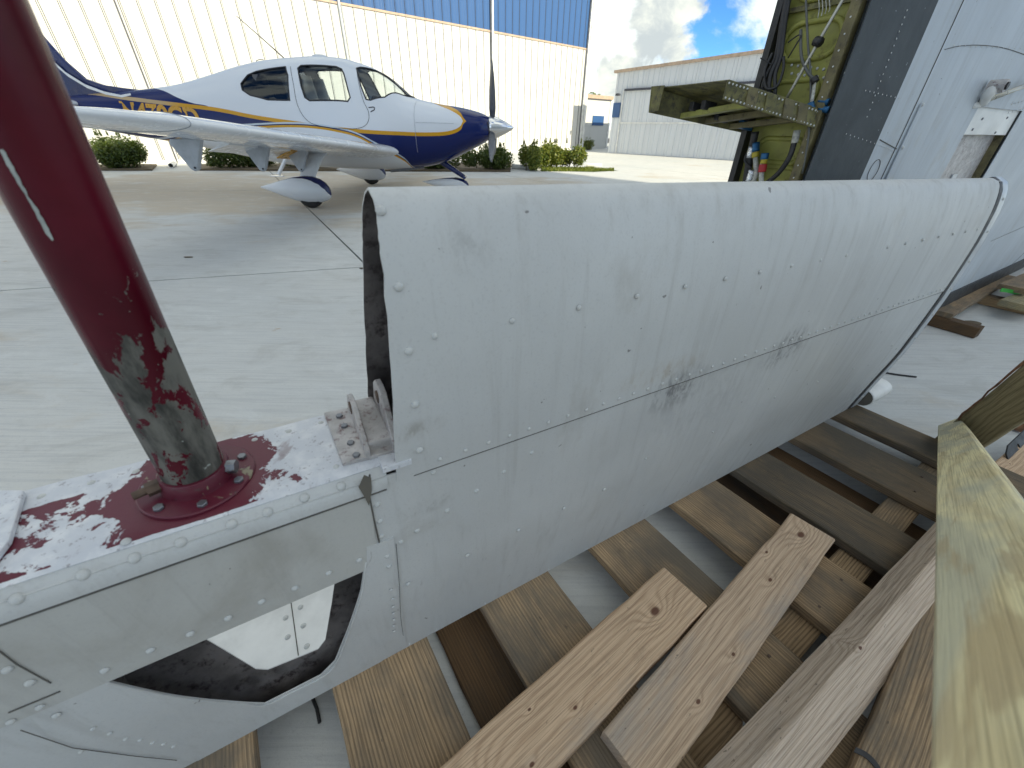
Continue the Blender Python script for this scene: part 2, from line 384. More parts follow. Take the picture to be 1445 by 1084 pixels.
    M['strip_metal'] = plain('edge_strip', (.50, .53, .56), .38, .2, .15, 20)
    # lumber
    M['wood_deck'] = wood('wood_deck', (.41, .285, .165), (.14, .09, .05), (.115, .10, .08), .72, 760)
    M['wood_dark'] = wood('wood_dark', (.13, .075, .035), (.07, .04, .02), (.05, .04, .03), .5, 760)
    M['wood_grey'] = wood('wood_grey', (.24, .17, .10), (.075, .052, .032), (.075, .068, .055), .76, 820)
    M['wood_plank_a'] = wood('wood_plank_a', (.66, .475, .315), (.38, .235, .14), (.42, .36, .30), .36, 430,
                             [(.405, .004, .010), (.10, -.02, .004), (-.03, -.035, .004), (-.17, .01, .013), (-.26, .03, .011), (.02, .035, .003)])
    M['wood_plank_b'] = wood('wood_plank_b', (.62, .46, .32), (.36, .235, .15), (.37, .325, .28), .5, 480,
                             [(.385, .008, .010), (.24, .045, .004), (-.10, -.03, .004), (-.25, -.03, .004), (.16, .0, .005)])
    M['wood_beam'] = wood('wood_beam', (.62, .50, .39), (.36, .26, .18), (.42, .37, .32), .34, 560, [(.1, .044, .004), (-.36, -.02, .004)])
    M['wood_treated'] = wood('wood_treated', (.84, .74, .43), (.62, .50, .27), (.47, .46, .37), .62, 120, (), .7)
    m = M['wood_treated']; nt = m.node_tree; b = nt.nodes['Principled BSDF']; c = coords(nt); src = b.inputs['Base Color'].links[0].from_socket
    big = noise(nt, stretch(nt, c, (1.5, 7, 7), 0, (.9, .3, 0)), 1., 4, .5, 1.2); run = noise(nt, stretch(nt, c, (2.6, 13, 13), 0, (4, 1, 0)), 1., 5, .55, 1.0)
    out = mix(nt, smooth(nt, big, .50, .60, 0, .62), src, (.42, .42, .33)); out = mix(nt, smooth(nt, run, .55, .62, 0, .55), out, (.42, .31, .17))
    nt.links.new(out, b.inputs['Base Color'])
    M['wood_olive'] = wood('wood_olive', (.38, .315, .18), (.20, .16, .08), (.17, .16, .12), .5, 420)
    M['bark_edge'] = plain('bark_edge', (.22, .11, .06), .8, 0, .4, 30)
    # airliner structure
    M['zinc'] = plain('zinc_chromate', (.27, .27, .065), .55, 0, .22, 9, (.12, .10, .03), .35, .15, 30)
    M['zinc_dirty'] = plain('zinc_dirty', (.135, .125, .045), .6, 0, .45, 22, (.05, .045, .03), .6, .3, 60)
    M['zinc_brown'] = plain('frame_brown', (.14, .12, .055), .6, 0, .3, 18, (.06, .05, .03), .5, .2)
    m, nt, b = newmat('stripped_grey'); c = coords(nt)
    out = mix(nt, smooth(nt, noise(nt, c, 5, 7, .65, .4), .35, .7), (.034, .041, .046), (.056, .066, .073))
    out = mix(nt, smooth(nt, noise(nt, stretch(nt, c, (30, 30, 4)), 1., 5, .6, .5), .70, .76, 0, .6), out, (.33, .37, .41))
    out = mix(nt, smooth(nt, noise(nt, c, 90, 2, .5), .74, .77, 0, .8), out, (.4, .44, .48))
    nt.links.new(out, b.inputs['Base Color']); b.inputs['Roughness'].default_value = .62; b.inputs['Specular IOR Level'].default_value = .3
    bump(nt, b, noise(nt, c, 26, 5), .3, .004); M['stripped'] = m
    M['black'] = plain('black_cable', (.018, .018, .02), .5, 0, .3, 30); M['cable_grey'] = plain('cable_grey', (.10, .105, .10), .5, .1)
    M['steel_rod'] = plain('steel_rod', (.42, .41, .36), .35, .6); M['fit_blue'] = plain('anodised_blue', (.02, .10, .22), .35, .5)
    M['fit_red'] = plain('red_sleeve', (.35, .02, .025), .5); M['fit_yellow'] = plain('yellow_tag', (.42, .34, .03), .5)
    M['hose_white'] = plain('hose_braid', (.42, .42, .38), .6, 0, .3, 120); M['foil'] = plain('foil', (.55, .57, .6), .28, .7, .4, 40, None, 0, .8, 40)
    M['strap'] = plain('green_strap', (.05, .42, .06), .6)
    # light aircraft
    M['ac_white'] = plain('gloss_white', (.74, .76, .79), .22, 0, .03, 3, None, 0, 0, 60, .6)
    M['ac_navy'] = plain('gloss_navy', (.005, .016, .10), .25, 0, .2, 3, None, 0, 0, 60, .1)
    M['ac_gold'] = plain('gloss_gold', (.58, .30, .025), .3)
    M['ac_grey'] = plain('flap_fairing', (.40, .43, .47), .4); M['chrome'] = plain('spinner_polish', (.72, .73, .75), .12, 1.0, .04)
    M['prop'] = plain('prop_grey', (.09, .095, .11), .35, .3); M['tyre'] = plain('tyre', (.02, .02, .02), .75)
    M['seat'] = plain('seat_leather', (.48, .46, .42), .55); M['cabin'] = plain('cabin_trim', (.09, .09, .10), .7)
    M['seal'] = plain('window_seal', (.012, .013, .02), .5)
    def glass(name, tint, gl):
        m, nt, b = newmat(name); nt.nodes.remove(b)
        t = nd(nt, 'ShaderNodeBsdfTransparent', {0: tint}); g = nd(nt, 'ShaderNodeBsdfGlossy', {0: (.9, .95, 1), 'Roughness': .03})
        fr = nd(nt, 'ShaderNodeFresnel', {0: 1.5}).outputs[0]
        mx = nd(nt, 'ShaderNodeMixShader', {0: mth(nt, 'MULTIPLY', fr, gl), 1: t.outputs[0], 2: g.outputs[0]})
        nt.links.new(mx.outputs[0], nt.nodes['Material Output'].inputs[0]); return m
    M['glass'] = glass('window_glass', (.80, .84, .84), 1.2); M['glass_dark'] = glass('window_tinted', (.10, .12, .15), 1.2)
    # plants
    def leaf(name, a, b_):
        m, nt, b = newmat(name); g = nd(nt, 'ShaderNodeNewGeometry')
        r = g.outputs['Random Per Island']
        out = mix(nt, r, a, b_); nt.links.new(out, b.inputs['Base Color'])
        b.inputs['Roughness'].default_value = .42
        tr = nd(nt, 'ShaderNodeBsdfTranslucent', {0: mix(nt, .5, out, (.20, .26, .03))})
        mx = nd(nt, 'ShaderNodeMixShader', {0: .3, 1: b.outputs[0], 2: tr.outputs[0]})
        nt.links.new(mx.outputs[0], nt.nodes['Material Output'].inputs[0]); return m
    M['leaf'] = leaf('hedge_leaf', (.022, .052, .012), (.095, .125, .022)); M['leaf_sunlit'] = leaf('hedge_leaf_sunlit', (.05, .10, .016), (.24, .25, .04))  # second leaf colour brightened to paint sunlight on the right-hand plants
    M['bark'] = plain('bark', (.10, .075, .05), .85, 0, .4, 20); M['grass'] = plain('grass', (.06, .09, .02), .9, 0, .4, 30)
    M['pvc'] = plain('pvc_white', (.72, .72, .70), .4); M['dirt'] = plain('dead_leaf', (.10, .075, .045), .8)
build_materials()

# ================================================================== THE SETTING
def az(a): return np.array([math.sin(R(a)), math.cos(R(a)), 0.0])
UP = np.array([0, 0, 1.0])
# apron: base sheet and the slabs cast on it, open joints between
g = MB(); g.add([(-900, -900, -.02), (900, -900, -.02), (900, 900, -.02), (-900, 900, -.02)], [(0, 1, 2, 3)])
ground = tag(obj('ground', g, M['concrete']), kind='structure')
ja, jb = az(148.0), az(74.0); J0 = np.array([-1.47, 4.0, 0]); SA, SB = 6.6, 6.2
gap = .011
sl = MB(); q = [gap*ja+gap*jb, (SA-gap)*ja+gap*jb, (SA-gap)*ja+(SB-gap)*jb, gap*ja+(SB-gap)*jb]
sl.prism([p + np.array([0, 0, -.03]) for p in q][::-1], (0, 0, .03)); slab_me = mesh('slab', sl, M['concrete'])
for i in range(-9, 5):
    for j in range(-6, 9):
        P = J0 + ja * SA * i + jb * SB * j
        if np.linalg.norm(P + (ja*SA+jb*SB)/2) > 48: continue
        o = link('slab', slab_me, ground); o.location = tuple(P)
js = MB(); js.add([(-70, -70, -.014), (70, -70, -.014), (70, 70, -.014), (-70, 70, -.014)], [(0, 1, 2, 3)])
obj('joint_filler', js, M['joint'], ground)

# ---- big white hangar on the left
D1, N1 = az(48.5), np.array([-az(48.5)[1], az(48.5)[0], 0]); WP = on_z(228, 232)
def wall1(t, z, d=0): return WP + D1 * t + N1 * d + UP * z
T0, T1, ZB, ZT = -22.0, 21.75, 5.03, 9.6
hang = thing('hangar', wall1(0, 0), 'tall white ribbed metal hangar with a blue upper band behind the small airplane', 'hangar')
def ribbed(w, h, ribs, t=.018, gp_=.002):
    """one vertical siding sheet with raised ribs, local x along the wall, y inwards"""
    mb = MB(); 
    prof = [(gp_, 0)]
    ribs = sorted(ribs)
    for (c, hw, d) in ribs: prof += [(c - hw - .018, 0), (c - hw, -d), (c + hw, -d), (c + hw + .018, 0)]
    prof.append((w - gp_, 0))
    n = len(prof)
    vs = [(x, y, 0) for x, y in prof] + [(x, y, h) for x, y in prof] + [(prof[-1][0], t, 0), (prof[0][0], t, 0), (prof[-1][0], t, h), (prof[0][0], t, h)]
    fs = [(i, i+1, n+i+1, n+i) for i in range(n-1)] + [(n-1, 2*n, 2*n+2, 2*n-1), (2*n+1, 0, n, 2*n+3)]
    mb.add(vs, fs)
    if w < .6: k = 4 * (len(ribs) - 1); mb.m[k + 1] = 1; mb.m[k + 3] = 1     # flanks of the tall standing seam, painted dark as its shade
    return mb
PW = .45
pw_me = mesh('wall_panel', ribbed(PW, ZB - .02, [(PW - .045, .012, .022), (PW*.34, .010, .003), (PW*.62, .010, .003)]), [M['side_white'], M['joint_shade']])
pb_me = mesh('band_panel', ribbed(PW, ZT - ZB - .02, [(PW - .045, .012, .022), (PW*.34, .010, .004), (PW*.62, .010, .004)]), [M['side_blue'], M['trim_dark']])
ang1 = math.atan2(D1[1], D1[0])
def place(name, me, parent, pos, ang):
    o = link(name, me, parent); o.location = Vector(np.asarray(pos) - base(parent)); o.rotation_euler = (0, 0, ang); return o
nP = int((T1 - T0) / PW)
for i in range(nP):
    t = T1 - (i + 1) * PW
    place('wall_panel', pw_me, hang, wall1(t, .01), ang1)
    place('band_panel', pb_me, hang, wall1(t, ZB + .01), ang1)
b = MB(); b.box(wall1((T0+T1)/2, ZT/2, .02), D1*(T1-T0)/2, N1*.004, UP*ZT/2); obj('joint_backing', b, M['joint_shade'], hang)
b = MB(); b.box(wall1((T0+T1)/2, ZT/2, 10.1), D1*(T1-T0)/2, N1*10.0, UP*ZT/2); obj('building_core', b, M['side_white'], hang)
b = MB(); b.box(wall1((T0+T1)/2, ZB, -.022), D1*(T1-T0)/2, N1*.02, UP*.035); obj('band_flashing', b, M['trim_brown'], hang)
b = MB(); b.prism([wall1(T0-.5, ZT, -.5), wall1(T0-.5, ZT+2.2, 10), wall1(T0-.5, ZT, 20.6)], D1*(T1-T0+1)); obj('roof', b, M['trim_white'], hang)
b = MB(); b.box(wall1(T1+.06, ZT/2, .08), D1*.10, N1*.16, UP*ZT/2); obj('corner_trim', b, M['trim_white'], hang)
for t in (-6.9, .45, 7.18, 14.52, 21.55):
    b = MB(); b.box(wall1(t, ZT/2, -.085), D1*(.045 if t != .45 else .018), N1*.045, UP*(ZT/2 - .05))
    obj('downspout', b, M['trim_white'] if t not in (.45, 7.18) else (M['ac_grey'] if t > 1 else M['trim_dark']), hang)
    if t > 10: b = MB(); b.box(wall1(t-.085, ZT/2, -.045), D1*.02, N1*.01, UP*(ZT/2-.05)); obj('downspout_shadow', b, M['trim_dark'], hang)  # dark strip standing in for the downspout's shadow
b = MB(); b.box(wall1((T0+T1)/2, .06, -.03), D1*(T1-T0)/2, N1*.02, UP*.06); obj('base_flashing', b, M['trim_white'], hang)
b = MB(); b.prism([wall1(T1+.19, ZB, .1), wall1(T1+.19, ZT, .1), wall1(T1+.19, ZT, 8), wall1(T1+.19, ZB, 8)], D1*.02); obj('band_panel', b, M['side_blue'], hang)

# ---- lower grey hangar on the right
A2 = 138.5; D2 = az(A2); N2 = np.array([-D2[1], D2[0], 0]); N2 = N2 if N2 @ np.array([0, 1, 0]) > 0 else -N2
HP = on_z(857.5, 216)
def w2(x, y): q = on_plane(x, y, HP, N2); return (q - HP) @ D2, q[2]
def wall2(t, z, d=0): return HP + D2*t + N2*d + UP*z
(ta, za), (tb, zb) = w2(869, 101.5), w2(1098, 69.5); slope = (zb - za) / (tb - ta)
T2 = 24.0
def rz(t): return za + slope * (t - ta) if t < T2/2 + 2 else za + slope * (T2/2 + 2 - ta) - slope * (t - T2/2 - 2)
h2 = thing('hangar', HP, 'low pale grey hangar with brown roof edge and a dark door track line', 'hangar')
PW2 = .915; n2 = int(T2 / PW2); ang2 = math.atan2(D2[1], D2[0])
for i in range(n2):
    t = i * PW2; hh = min(rz(t), rz(t + PW2)) - .05
    place('wall_panel', mesh('wall_panel', ribbed(PW2, hh, [(k, .018, .03) for k in (.12, .425, .73)], .03, .006), M['side_grey']), h2, wall2(t, .01), ang2)
b = MB(); b.prism([wall2(0, 0, .06), wall2(0, rz(0), .06), wall2(T2/2+2, rz(T2/2+2), .06), wall2(T2, rz(T2), .06), wall2(T2, 0, .06)], N2*18); obj('building_core', b, M['side_grey'], h2)
b = MB()
for (p, q_) in ((-.15, T2/2+2), (T2/2+2, T2)):
    b.prism([wall2(p, rz(p)-.06, -.12), wall2(q_, rz(q_)-.06, -.12), wall2(q_, rz(q_)+.06, -.12), wall2(p, rz(p)+.06, -.12)], N2*18.3)
obj('roof', b, M['trim_brown'], h2)
(t1, z1), (t2, z2) = w2(883, 126.5), w2(1081, 116.3)
b = MB(); b.box(wall2((t1+T2)/2, (z1+z2)/2, -.07), D2*(T2-t1)/2, N2*.05, UP*.045); obj('door_track', b, M['trim_dark'], h2)
(t1, z1), _ = w2(875, 173.5), 0
b = MB(); b.box(wall2((t1+T2)/2, z1, -.045), D2*(T2-t1)/2, N2*.012, UP*.03); obj('mid_rail', b, M['trim_white'], h2)
b = MB(); b.box(wall2(t1, z1, -.045), D2*.03, N2*.012, UP*z1*.98); obj('door_edge', b, M['trim_white'], h2)
(t1, z1), (t2, z2) = w2(863, 166), w2(878, 145)
b = MB(); b.box(wall2((t1+t2)/2 , (z1+z2)/2, -.05), D2*abs(t2-t1)/2*.8, N2*.02, UP*abs(z2-z1)/2); obj('blue_panel', b, M['side_blue'], h2)
t1, z1 = w2(876, 134)
b = MB(); b.box(wall2(t1, z1, -.25), D2*.12, N2*.06, UP*.05); b.tube([wall2(t1, z1, -.2), wall2(t1-.25, z1+.06, -.03)], .025, 6); obj('wall_lamp', b, M['trim_dark'], h2)

# ---- small white building between them, and a tree beside it
sp = on_z(846, 209.5); D3 = D1; N3 = N1
h3 = thing('storage_building', sp, 'small white building with a blue square glimpsed between the two hangars', 'building')
q0, q1 = on_plane(818, 212, sp, -N3), on_plane(853.5, 212, sp, -N3)
zt3 = on_plane(853, 140.5, sp, -N3)[2]; s0, s1 = (q0-sp)@D3, (q1-sp)@D3
b = MB(); b.box(sp + D3*((s0+s1)/2) + N3*4 + UP*zt3/2, D3*(s1-s0)/2, N3*4, UP*zt3/2); obj('wall', b, M['side_white'], h3)
b = MB(); b.box(sp + D3*((s0+s1)/2) + N3*4 + UP*(zt3+.1), D3*((s1-s0)/2+.1), N3*4.15, UP*.1); obj('roof', b, M['trim_brown'], h3)
qa, qb = on_plane(835, 177, sp, -N3), on_plane(852, 164, sp, -N3)
b = MB(); b.box(sp + D3*(((qa+qb)/2-sp)@D3) - N3*.03 + UP*(qa[2]+qb[2])/2, D3*abs((qb-qa)@D3)/2, N3*.02, UP*abs(qb[2]-qa[2])/2); obj('blue_panel', b, M['side_blue'], h3)
b = MB(); b.box(sp + D3*(s1+.05) - N3*.02 + UP*zt3/2, D3*.07, N3*.04, UP*zt3/2); obj('corner_trim', b, M['trim_white'], h3)

def leaves(mb, pos, size, rngs, flat=.0):
    a = np.array([rngs.gauss(0, 1), rngs.gauss(0, 1), rngs.gauss(0, 1)*.8]); a /= np.linalg.norm(a)
    b_ = np.cross(a, np.array([rngs.gauss(0, 1), rngs.gauss(0, 1), rngs.gauss(0, 1)])); b_ /= np.linalg.norm(b_)
    c = np.cross(a, b_)*.12
    mb.add([pos - a*size, pos + b_*size*.48 + c*size, pos + a*size, pos - b_*size*.48 + c*size], [(0, 1, 2, 3)])
def bush(c, rx, ry, h, n, mat, label, group, seed, angle=0.0, leaf=.045):
    rg = random.Random(seed); root = thing('hedge_shrub', c, label, 'shrub', group)
    ca, sa = math.cos(angle), math.sin(angle)
    lob = [(rg.uniform(-.62, .62), rg.uniform(-.5, .5), rg.uniform(.42, .66), rg.uniform(.38, .55), rg.uniform(.7, 1.0)) for _ in range(max(7, int(rx*7)))]
    mb = MB(); stem = MB()
    for lx, ly, lz, lr, _ in lob[:7]:
        tip = np.array([c[0] + (lx*rx*ca - ly*ry*sa)*.8, c[1] + (lx*rx*sa + ly*ry*ca)*.8, h*.72])
        stem.tube([(c[0] + lx*rx*.55*ca, c[1] + lx*rx*.55*sa, 0), (np.array([c[0]+lx*rx*.6*ca, c[1]+lx*rx*.6*sa, 0]) + tip)/2 + np.array([.02, 0, 0]), tip], [.02, .014, .006], 5)
    for _ in range(n):
        lx, ly, lz, lr, up = rg.choice(lob)
        d = np.array([rg.gauss(0, 1), rg.gauss(0, 1), rg.gauss(0, 1)]); d /= np.linalg.norm(d)
        r_ = lr * (rg.random() ** .28) * (1 + .10*rg.gauss(0, 1))
        x, y, z = (lx + d[0]*r_*.72)*rx, (ly + d[1]*r_)*ry, (lz*up + d[2]*r_*.82)*h
        if z < .02: z = rg.uniform(.02, .25)*h
        leaves(mb, np.array([c[0] + x*ca - y*sa, c[1] + x*sa + y*ca, z]), leaf*rg.uniform(.6, 1.25), rg)
    for _ in range(int(n*.012)):            # stray shoots
        lx, ly, lz, lr, up = rg.choice(lob); x, y = lx*rx*1.1, ly*ry
        for k in range(4): leaves(mb, np.array([c[0]+x*ca-y*sa + rg.gauss(0, .012), c[1]+x*sa+y*ca, h*(.93 + .05*k*rg.random())]), leaf*.6, rg)
    obj('foliage', mb, mat, root); obj('stem', stem, M['bark'], root); return root
def gp(x, y): return on_z(x, y)
GB = 'clipped hedge shrubs along the white hangar'
def bush_px(x0, x1, yb, yt, n, mat, label, seed, depth=.6):
    c = gp((x0+x1)/2, yb); rx = np.linalg.norm(gp(x1, yb) - gp(x0, yb))/2; c = c + np.array([0, depth*.8, 0])
    hgt = on_plane((x0+x1)/2, yt, c, (0, 1, 0))[2]
    return bush(c, rx, depth, hgt, n, mat, label, GB, seed)
bush_px(108, 211, 241, 187, 9000, M['leaf'], 'dark green hedge shrub just right of the red tube under the wing', 1, .8)
bush_px(280, 374, 240.5, 200, 7000, M['leaf'], 'dark green hedge shrub behind the wing flap fairings', 2, .8)
bush_px(380, 475, 240.5, 206, 4000, M['leaf'], 'dark green hedge shrub behind the near wheel strut', 3, .8)
bush_px(580, 652, 242, 204, 5000, M['leaf'], 'dark green hedge shrub under the airplane cowling', 4, .7)
bush_px(640, 724, 242, 203, 6500, M['leaf'], 'half shaded hedge shrub below the propeller', 5, .7)
bush_px(722, 772, 242.5, 200, 6500, M['leaf_sunlit'], 'bright yellow green hedge shrub right of the propeller beside a white pipe', 6, .6)
bush_px(752, 831, 239, 198, 9000, M['leaf_sunlit'], 'bright yellow green hedge shrub at the hangar corner', 7, .7)
c = gp(835, 213) ; bush(c + np.array([0, 1, 0]), .7, .5, .7, 700, M['leaf_sunlit'], 'tiny hedge shrub in front of the small white building', GB, 8, 0, .06)
# lawn strip below the sunlit shrubs
b = MB(); b.add([gp(762, 241)+UP*.006, gp(838, 243)+UP*.006, gp(872, 241)+UP*.006, gp(838, 237)+UP*.006, gp(770, 236)+UP*.006], [(0, 1, 2, 3, 4)])
tag(obj('lawn_strip', b, M['grass']), kind='structure')
rg = random.Random(4); gm = MB()
for _ in range(2600):
    x = rg.uniform(764, 866); yv = rg.uniform(237.5, 242.2) if x < 838 else rg.uniform(239.5, 241.8); p = gp(x, yv)
    a = rg.uniform(0, 6.28); s = .02; gm.add([p + np.array([math.cos(a)*s, math.sin(a)*s, 0]), p - np.array([math.cos(a)*s, math.sin(a)*s, 0]), p + np.array([rg.gauss(0, .02), rg.gauss(0, .02), rg.uniform(.04, .09)])], [(0, 1, 2)])
tag(obj('grass_blades', gm, M['leaf_sunlit']), 'short grass round the foot of the sunlit shrubs', 'grass', kind='stuff')
# bed kerbs in the shade
b = MB(); ka = [gp(60, 241.3), gp(215, 241.3), gp(222, 234), gp(60, 233.5)]; b.prism([p + UP*.004 for p in ka], UP*.05)
tag(obj('planting_bed', b, M['dirt']), kind='structure')
b = MB(); ka = [gp(281, 241), gp(720, 243), gp(722, 231), gp(281, 234)]; b.prism([p + UP*.004 for p in ka], UP*.05)
tag(obj('planting_bed', b, M['dirt']), kind='structure')
# tree between the buildings
tp = gp(859.5, 214) + np.array([0, 9, 0]); rg = random.Random(11)
tr = thing('tree', tp, 'green tree behind the gap between the white building and grey hangar', 'tree')
b = MB(); b.tube([tp, tp + UP*1.6 + np.array([.1, 0, 0]), tp + UP*3.0], [.14, .11, .05], 7); b.tube([tp + UP*1.6, tp + np.array([-.7, .2, 2.6])], [.06, .02], 5); b.tube([tp + UP*1.7, tp + np.array([.8, -.2, 2.8])], [.06, .02], 5)
obj('trunk', b, M['bark'], tr); b = MB()
for _ in range(2600):
    k = rg.choice([(0, 0, 2.7, .9), (-.8, .2, 2.2, .7), (.8, 0, 2.4, .7), (.1, .2, 1.4, .7), (-.3, 0, .8, .6)])
    d = np.array([rg.gauss(0, 1), rg.gauss(0, 1), rg.gauss(0, 1)]); d *= rg.random()**.4/np.linalg.norm(d)*k[3]
    leaves(b, tp + np.array(k[:3]) + d, .12*rg.uniform(.6, 1.3), rg)
obj('crown', b, M['leaf_sunlit'], tr)
# building behind the photographer whose shadow covers the foreground
hb = thing('hangar', (-N1*30)+D1*-5, 'big hangar across the apron, shading the foreground', 'hangar')
SH_D = 10.6; c = D1*((SH_D-26)/2) + N1*(-30-14); hh = (18.6+30)*math.tan(R(SUN_EL))
b = MB(); b.box(c + UP*hh/2, D1*(SH_D+26)/2, N1*14, UP*hh/2); obj('wall', b, M['side_white'], hb)
b = MB(); b.box(c + UP*(hh+.05), D1*(SH_D+26)/2, N1*14, UP*.05); obj('roof', b, M['trim_white'], hb)
b = MB(); b.box(D1*-6 + N1*-29.96 + UP*8, D1*13, N1*.03, UP*8); obj('door', b, M['side_grey'], hb)
# PVC pipes lying at the drain outlets
for (x, y, a, ln, lab) in ((245, 236, 150, .9, 'white PVC pipe lying end on between the dark shrubs'), (540, 236.5, 100, 1.0, 'white PVC pipe lying behind the far wheel'),
                           (737, 239, 108, .75, 'white PVC pipe lying between the propeller and bright shrub'), (838, 237.0, 100, .55, 'short white PVC pipe at the right end of the hedge')):
    p = gp(x, y) + UP*.075; d = az(a)*ln/2; b = MB(); n = 16; rings = []
    for (k, r_) in ((-1, .07), (1, .07), (1, .058), (-1, .058), (-1, .07)):
        t = d/np.linalg.norm(d); s_ = np.cross(t, UP); rings.append([p + d*k + r_*(math.cos(2*math.pi*j/n)*s_ + math.sin(2*math.pi*j/n)*UP) for j in range(n)])
    b.rings(rings, True, False); o = thing('drain_pipe', p - UP*.075, lab, 'pipe', 'white drain pipes by the hedge')
    obj('pipe', b, M['pvc'], o, True, autos=40)
    b = MB(); b.tube([p - d*.92, p - d*.72], .079, 16); obj('collar', b, M['pvc'], o, True, autos=40)

# ================================================================== LIGHT AIRPLANE
AY = 9.04                                    # fuselage centre line, nose towards +X
plane_ = thing('airplane', (-3.6, AY, 0), 'small white single propeller airplane with navy and gold stripes parked before the hangar', 'airplane')
ST = [(-.50, 1.36, 1.00, .27, 1.19), (-.64, 1.42, .92, .40, 1.18), (-1.0, 1.50, .76, .50, 1.16), (-1.43, 1.555, .59, .57, 1.14), (-1.94, 1.66, .50, .61, 1.14),
      (-2.18, 1.85, .48, .62, 1.15), (-2.53, 2.05, .47, .63, 1.16), (-2.83, 2.14, .47, .635, 1.17), (-3.13, 2.20, .47, .64, 1.18), (-3.51, 2.22, .48, .64, 1.18), (-3.9, 2.20, .49, .63, 1.18),
      (-4.4, 2.16, .52, .61, 1.19), (-4.94, 2.07, .60, .55, 1.21), (-5.5, 1.94, .70, .47, 1.23), (-6.2, 1.79, .82, .38, 1.26), (-6.76, 1.72, .90, .32, 1.28), (-7.5, 1.66, 1.0, .24, 1.31), (-8.3, 1.60, 1.13, .15, 1.35), (-8.85, 1.54, 1.24, .07, 1.38)]
fx = [s[0] for s in ST]; fT, fB, fH, fM = [interp(fx, [s[k] for s in ST]) for k in (1, 2, 3, 4)]
SE = 2.35
def fus(x, th, side=-1, grow=0.0):            # th: 0 = side, +90 top, -90 bottom (degrees)
    s, c_ = math.sin(R(th)), max(0.0, math.cos(R(th)))
    t, bt, hw, zm = fT(x), fB(x), fH(x), fM(x)
    e = 2 / SE
    y = hw * c_ ** e; z = zm + ((t - zm) * abs(s) ** e if s >= 0 else -(zm - bt) * abs(s) ** e)
    if s > 0 and x < -1.9: y *= 1 - .12 * min(1, (-1.9 - x) * 1.5) * abs(s)
    n = np.array([0, side * c_, s]); n /= np.linalg.norm(n) + 1e-9
    return np.array([x, AY + side * y, z]) + n * grow
def th_of(x, z):
    t, bt, zm = fT(x), fB(x), fM(x)
    k = (z - zm) / ((t - zm) if z > zm else (zm - bt)); k = max(-1, min(1, k))
    return math.degrees(math.asin(math.copysign(abs(k) ** (SE / 2), k)))
def side_px(x, y, Y=AY - .56):
    q = on_plane(x, y, (0, Y, 0), (0, 1, 0)); return q[0], q[2]
def win(pts, Y=AY - .50):
    out = []
    for p in pts:
        x, z = side_px(*p, Y); out.append((x, min(88, th_of(x, min(z, fT(x) - .004)))))
    return out
W_rear = win([(337, 118), (344, 105), (356, 99.5), (372, 96), (397, 92.5), (404, 106), (412, 142), (380, 141), (354, 134.5), (341, 127)])
W_door = win([(416, 95), (419, 91), (470, 92.5), (478, 96), (483, 104), (496, 138), (493, 143.5), (440, 142.5), (433, 138), (426, 122)])
W_shld = win([(499.5, 95), (504, 93), (524, 97), (538, 104), (558, 118), (579, 135.5), (567, 134), (545, 137.5), (526, 142), (520, 141), (511, 122)], AY - .42)
outer = [(-.505, -89.5), (-.505, 89.5), (-8.85, 89.5), (-8.85, -89.5)]
def curve_sock(nt, x, pts, lo, span):
    n = nt.nodes.new('ShaderNodeFloatCurve'); cv = n.mapping.curves[0]
    pts = sorted([((p[0] - lo) / span, p[1] / 3.0) for p in pts])
    cv.points[0].location = pts[0]; cv.points[1].location = pts[-1]
    for p in pts[1:-1]: cv.points.new(*p)
    n.mapping.update(); nt.links.new(x, n.inputs['Value']); return mth(nt, 'MULTIPLY', n.outputs[0], 3.0)
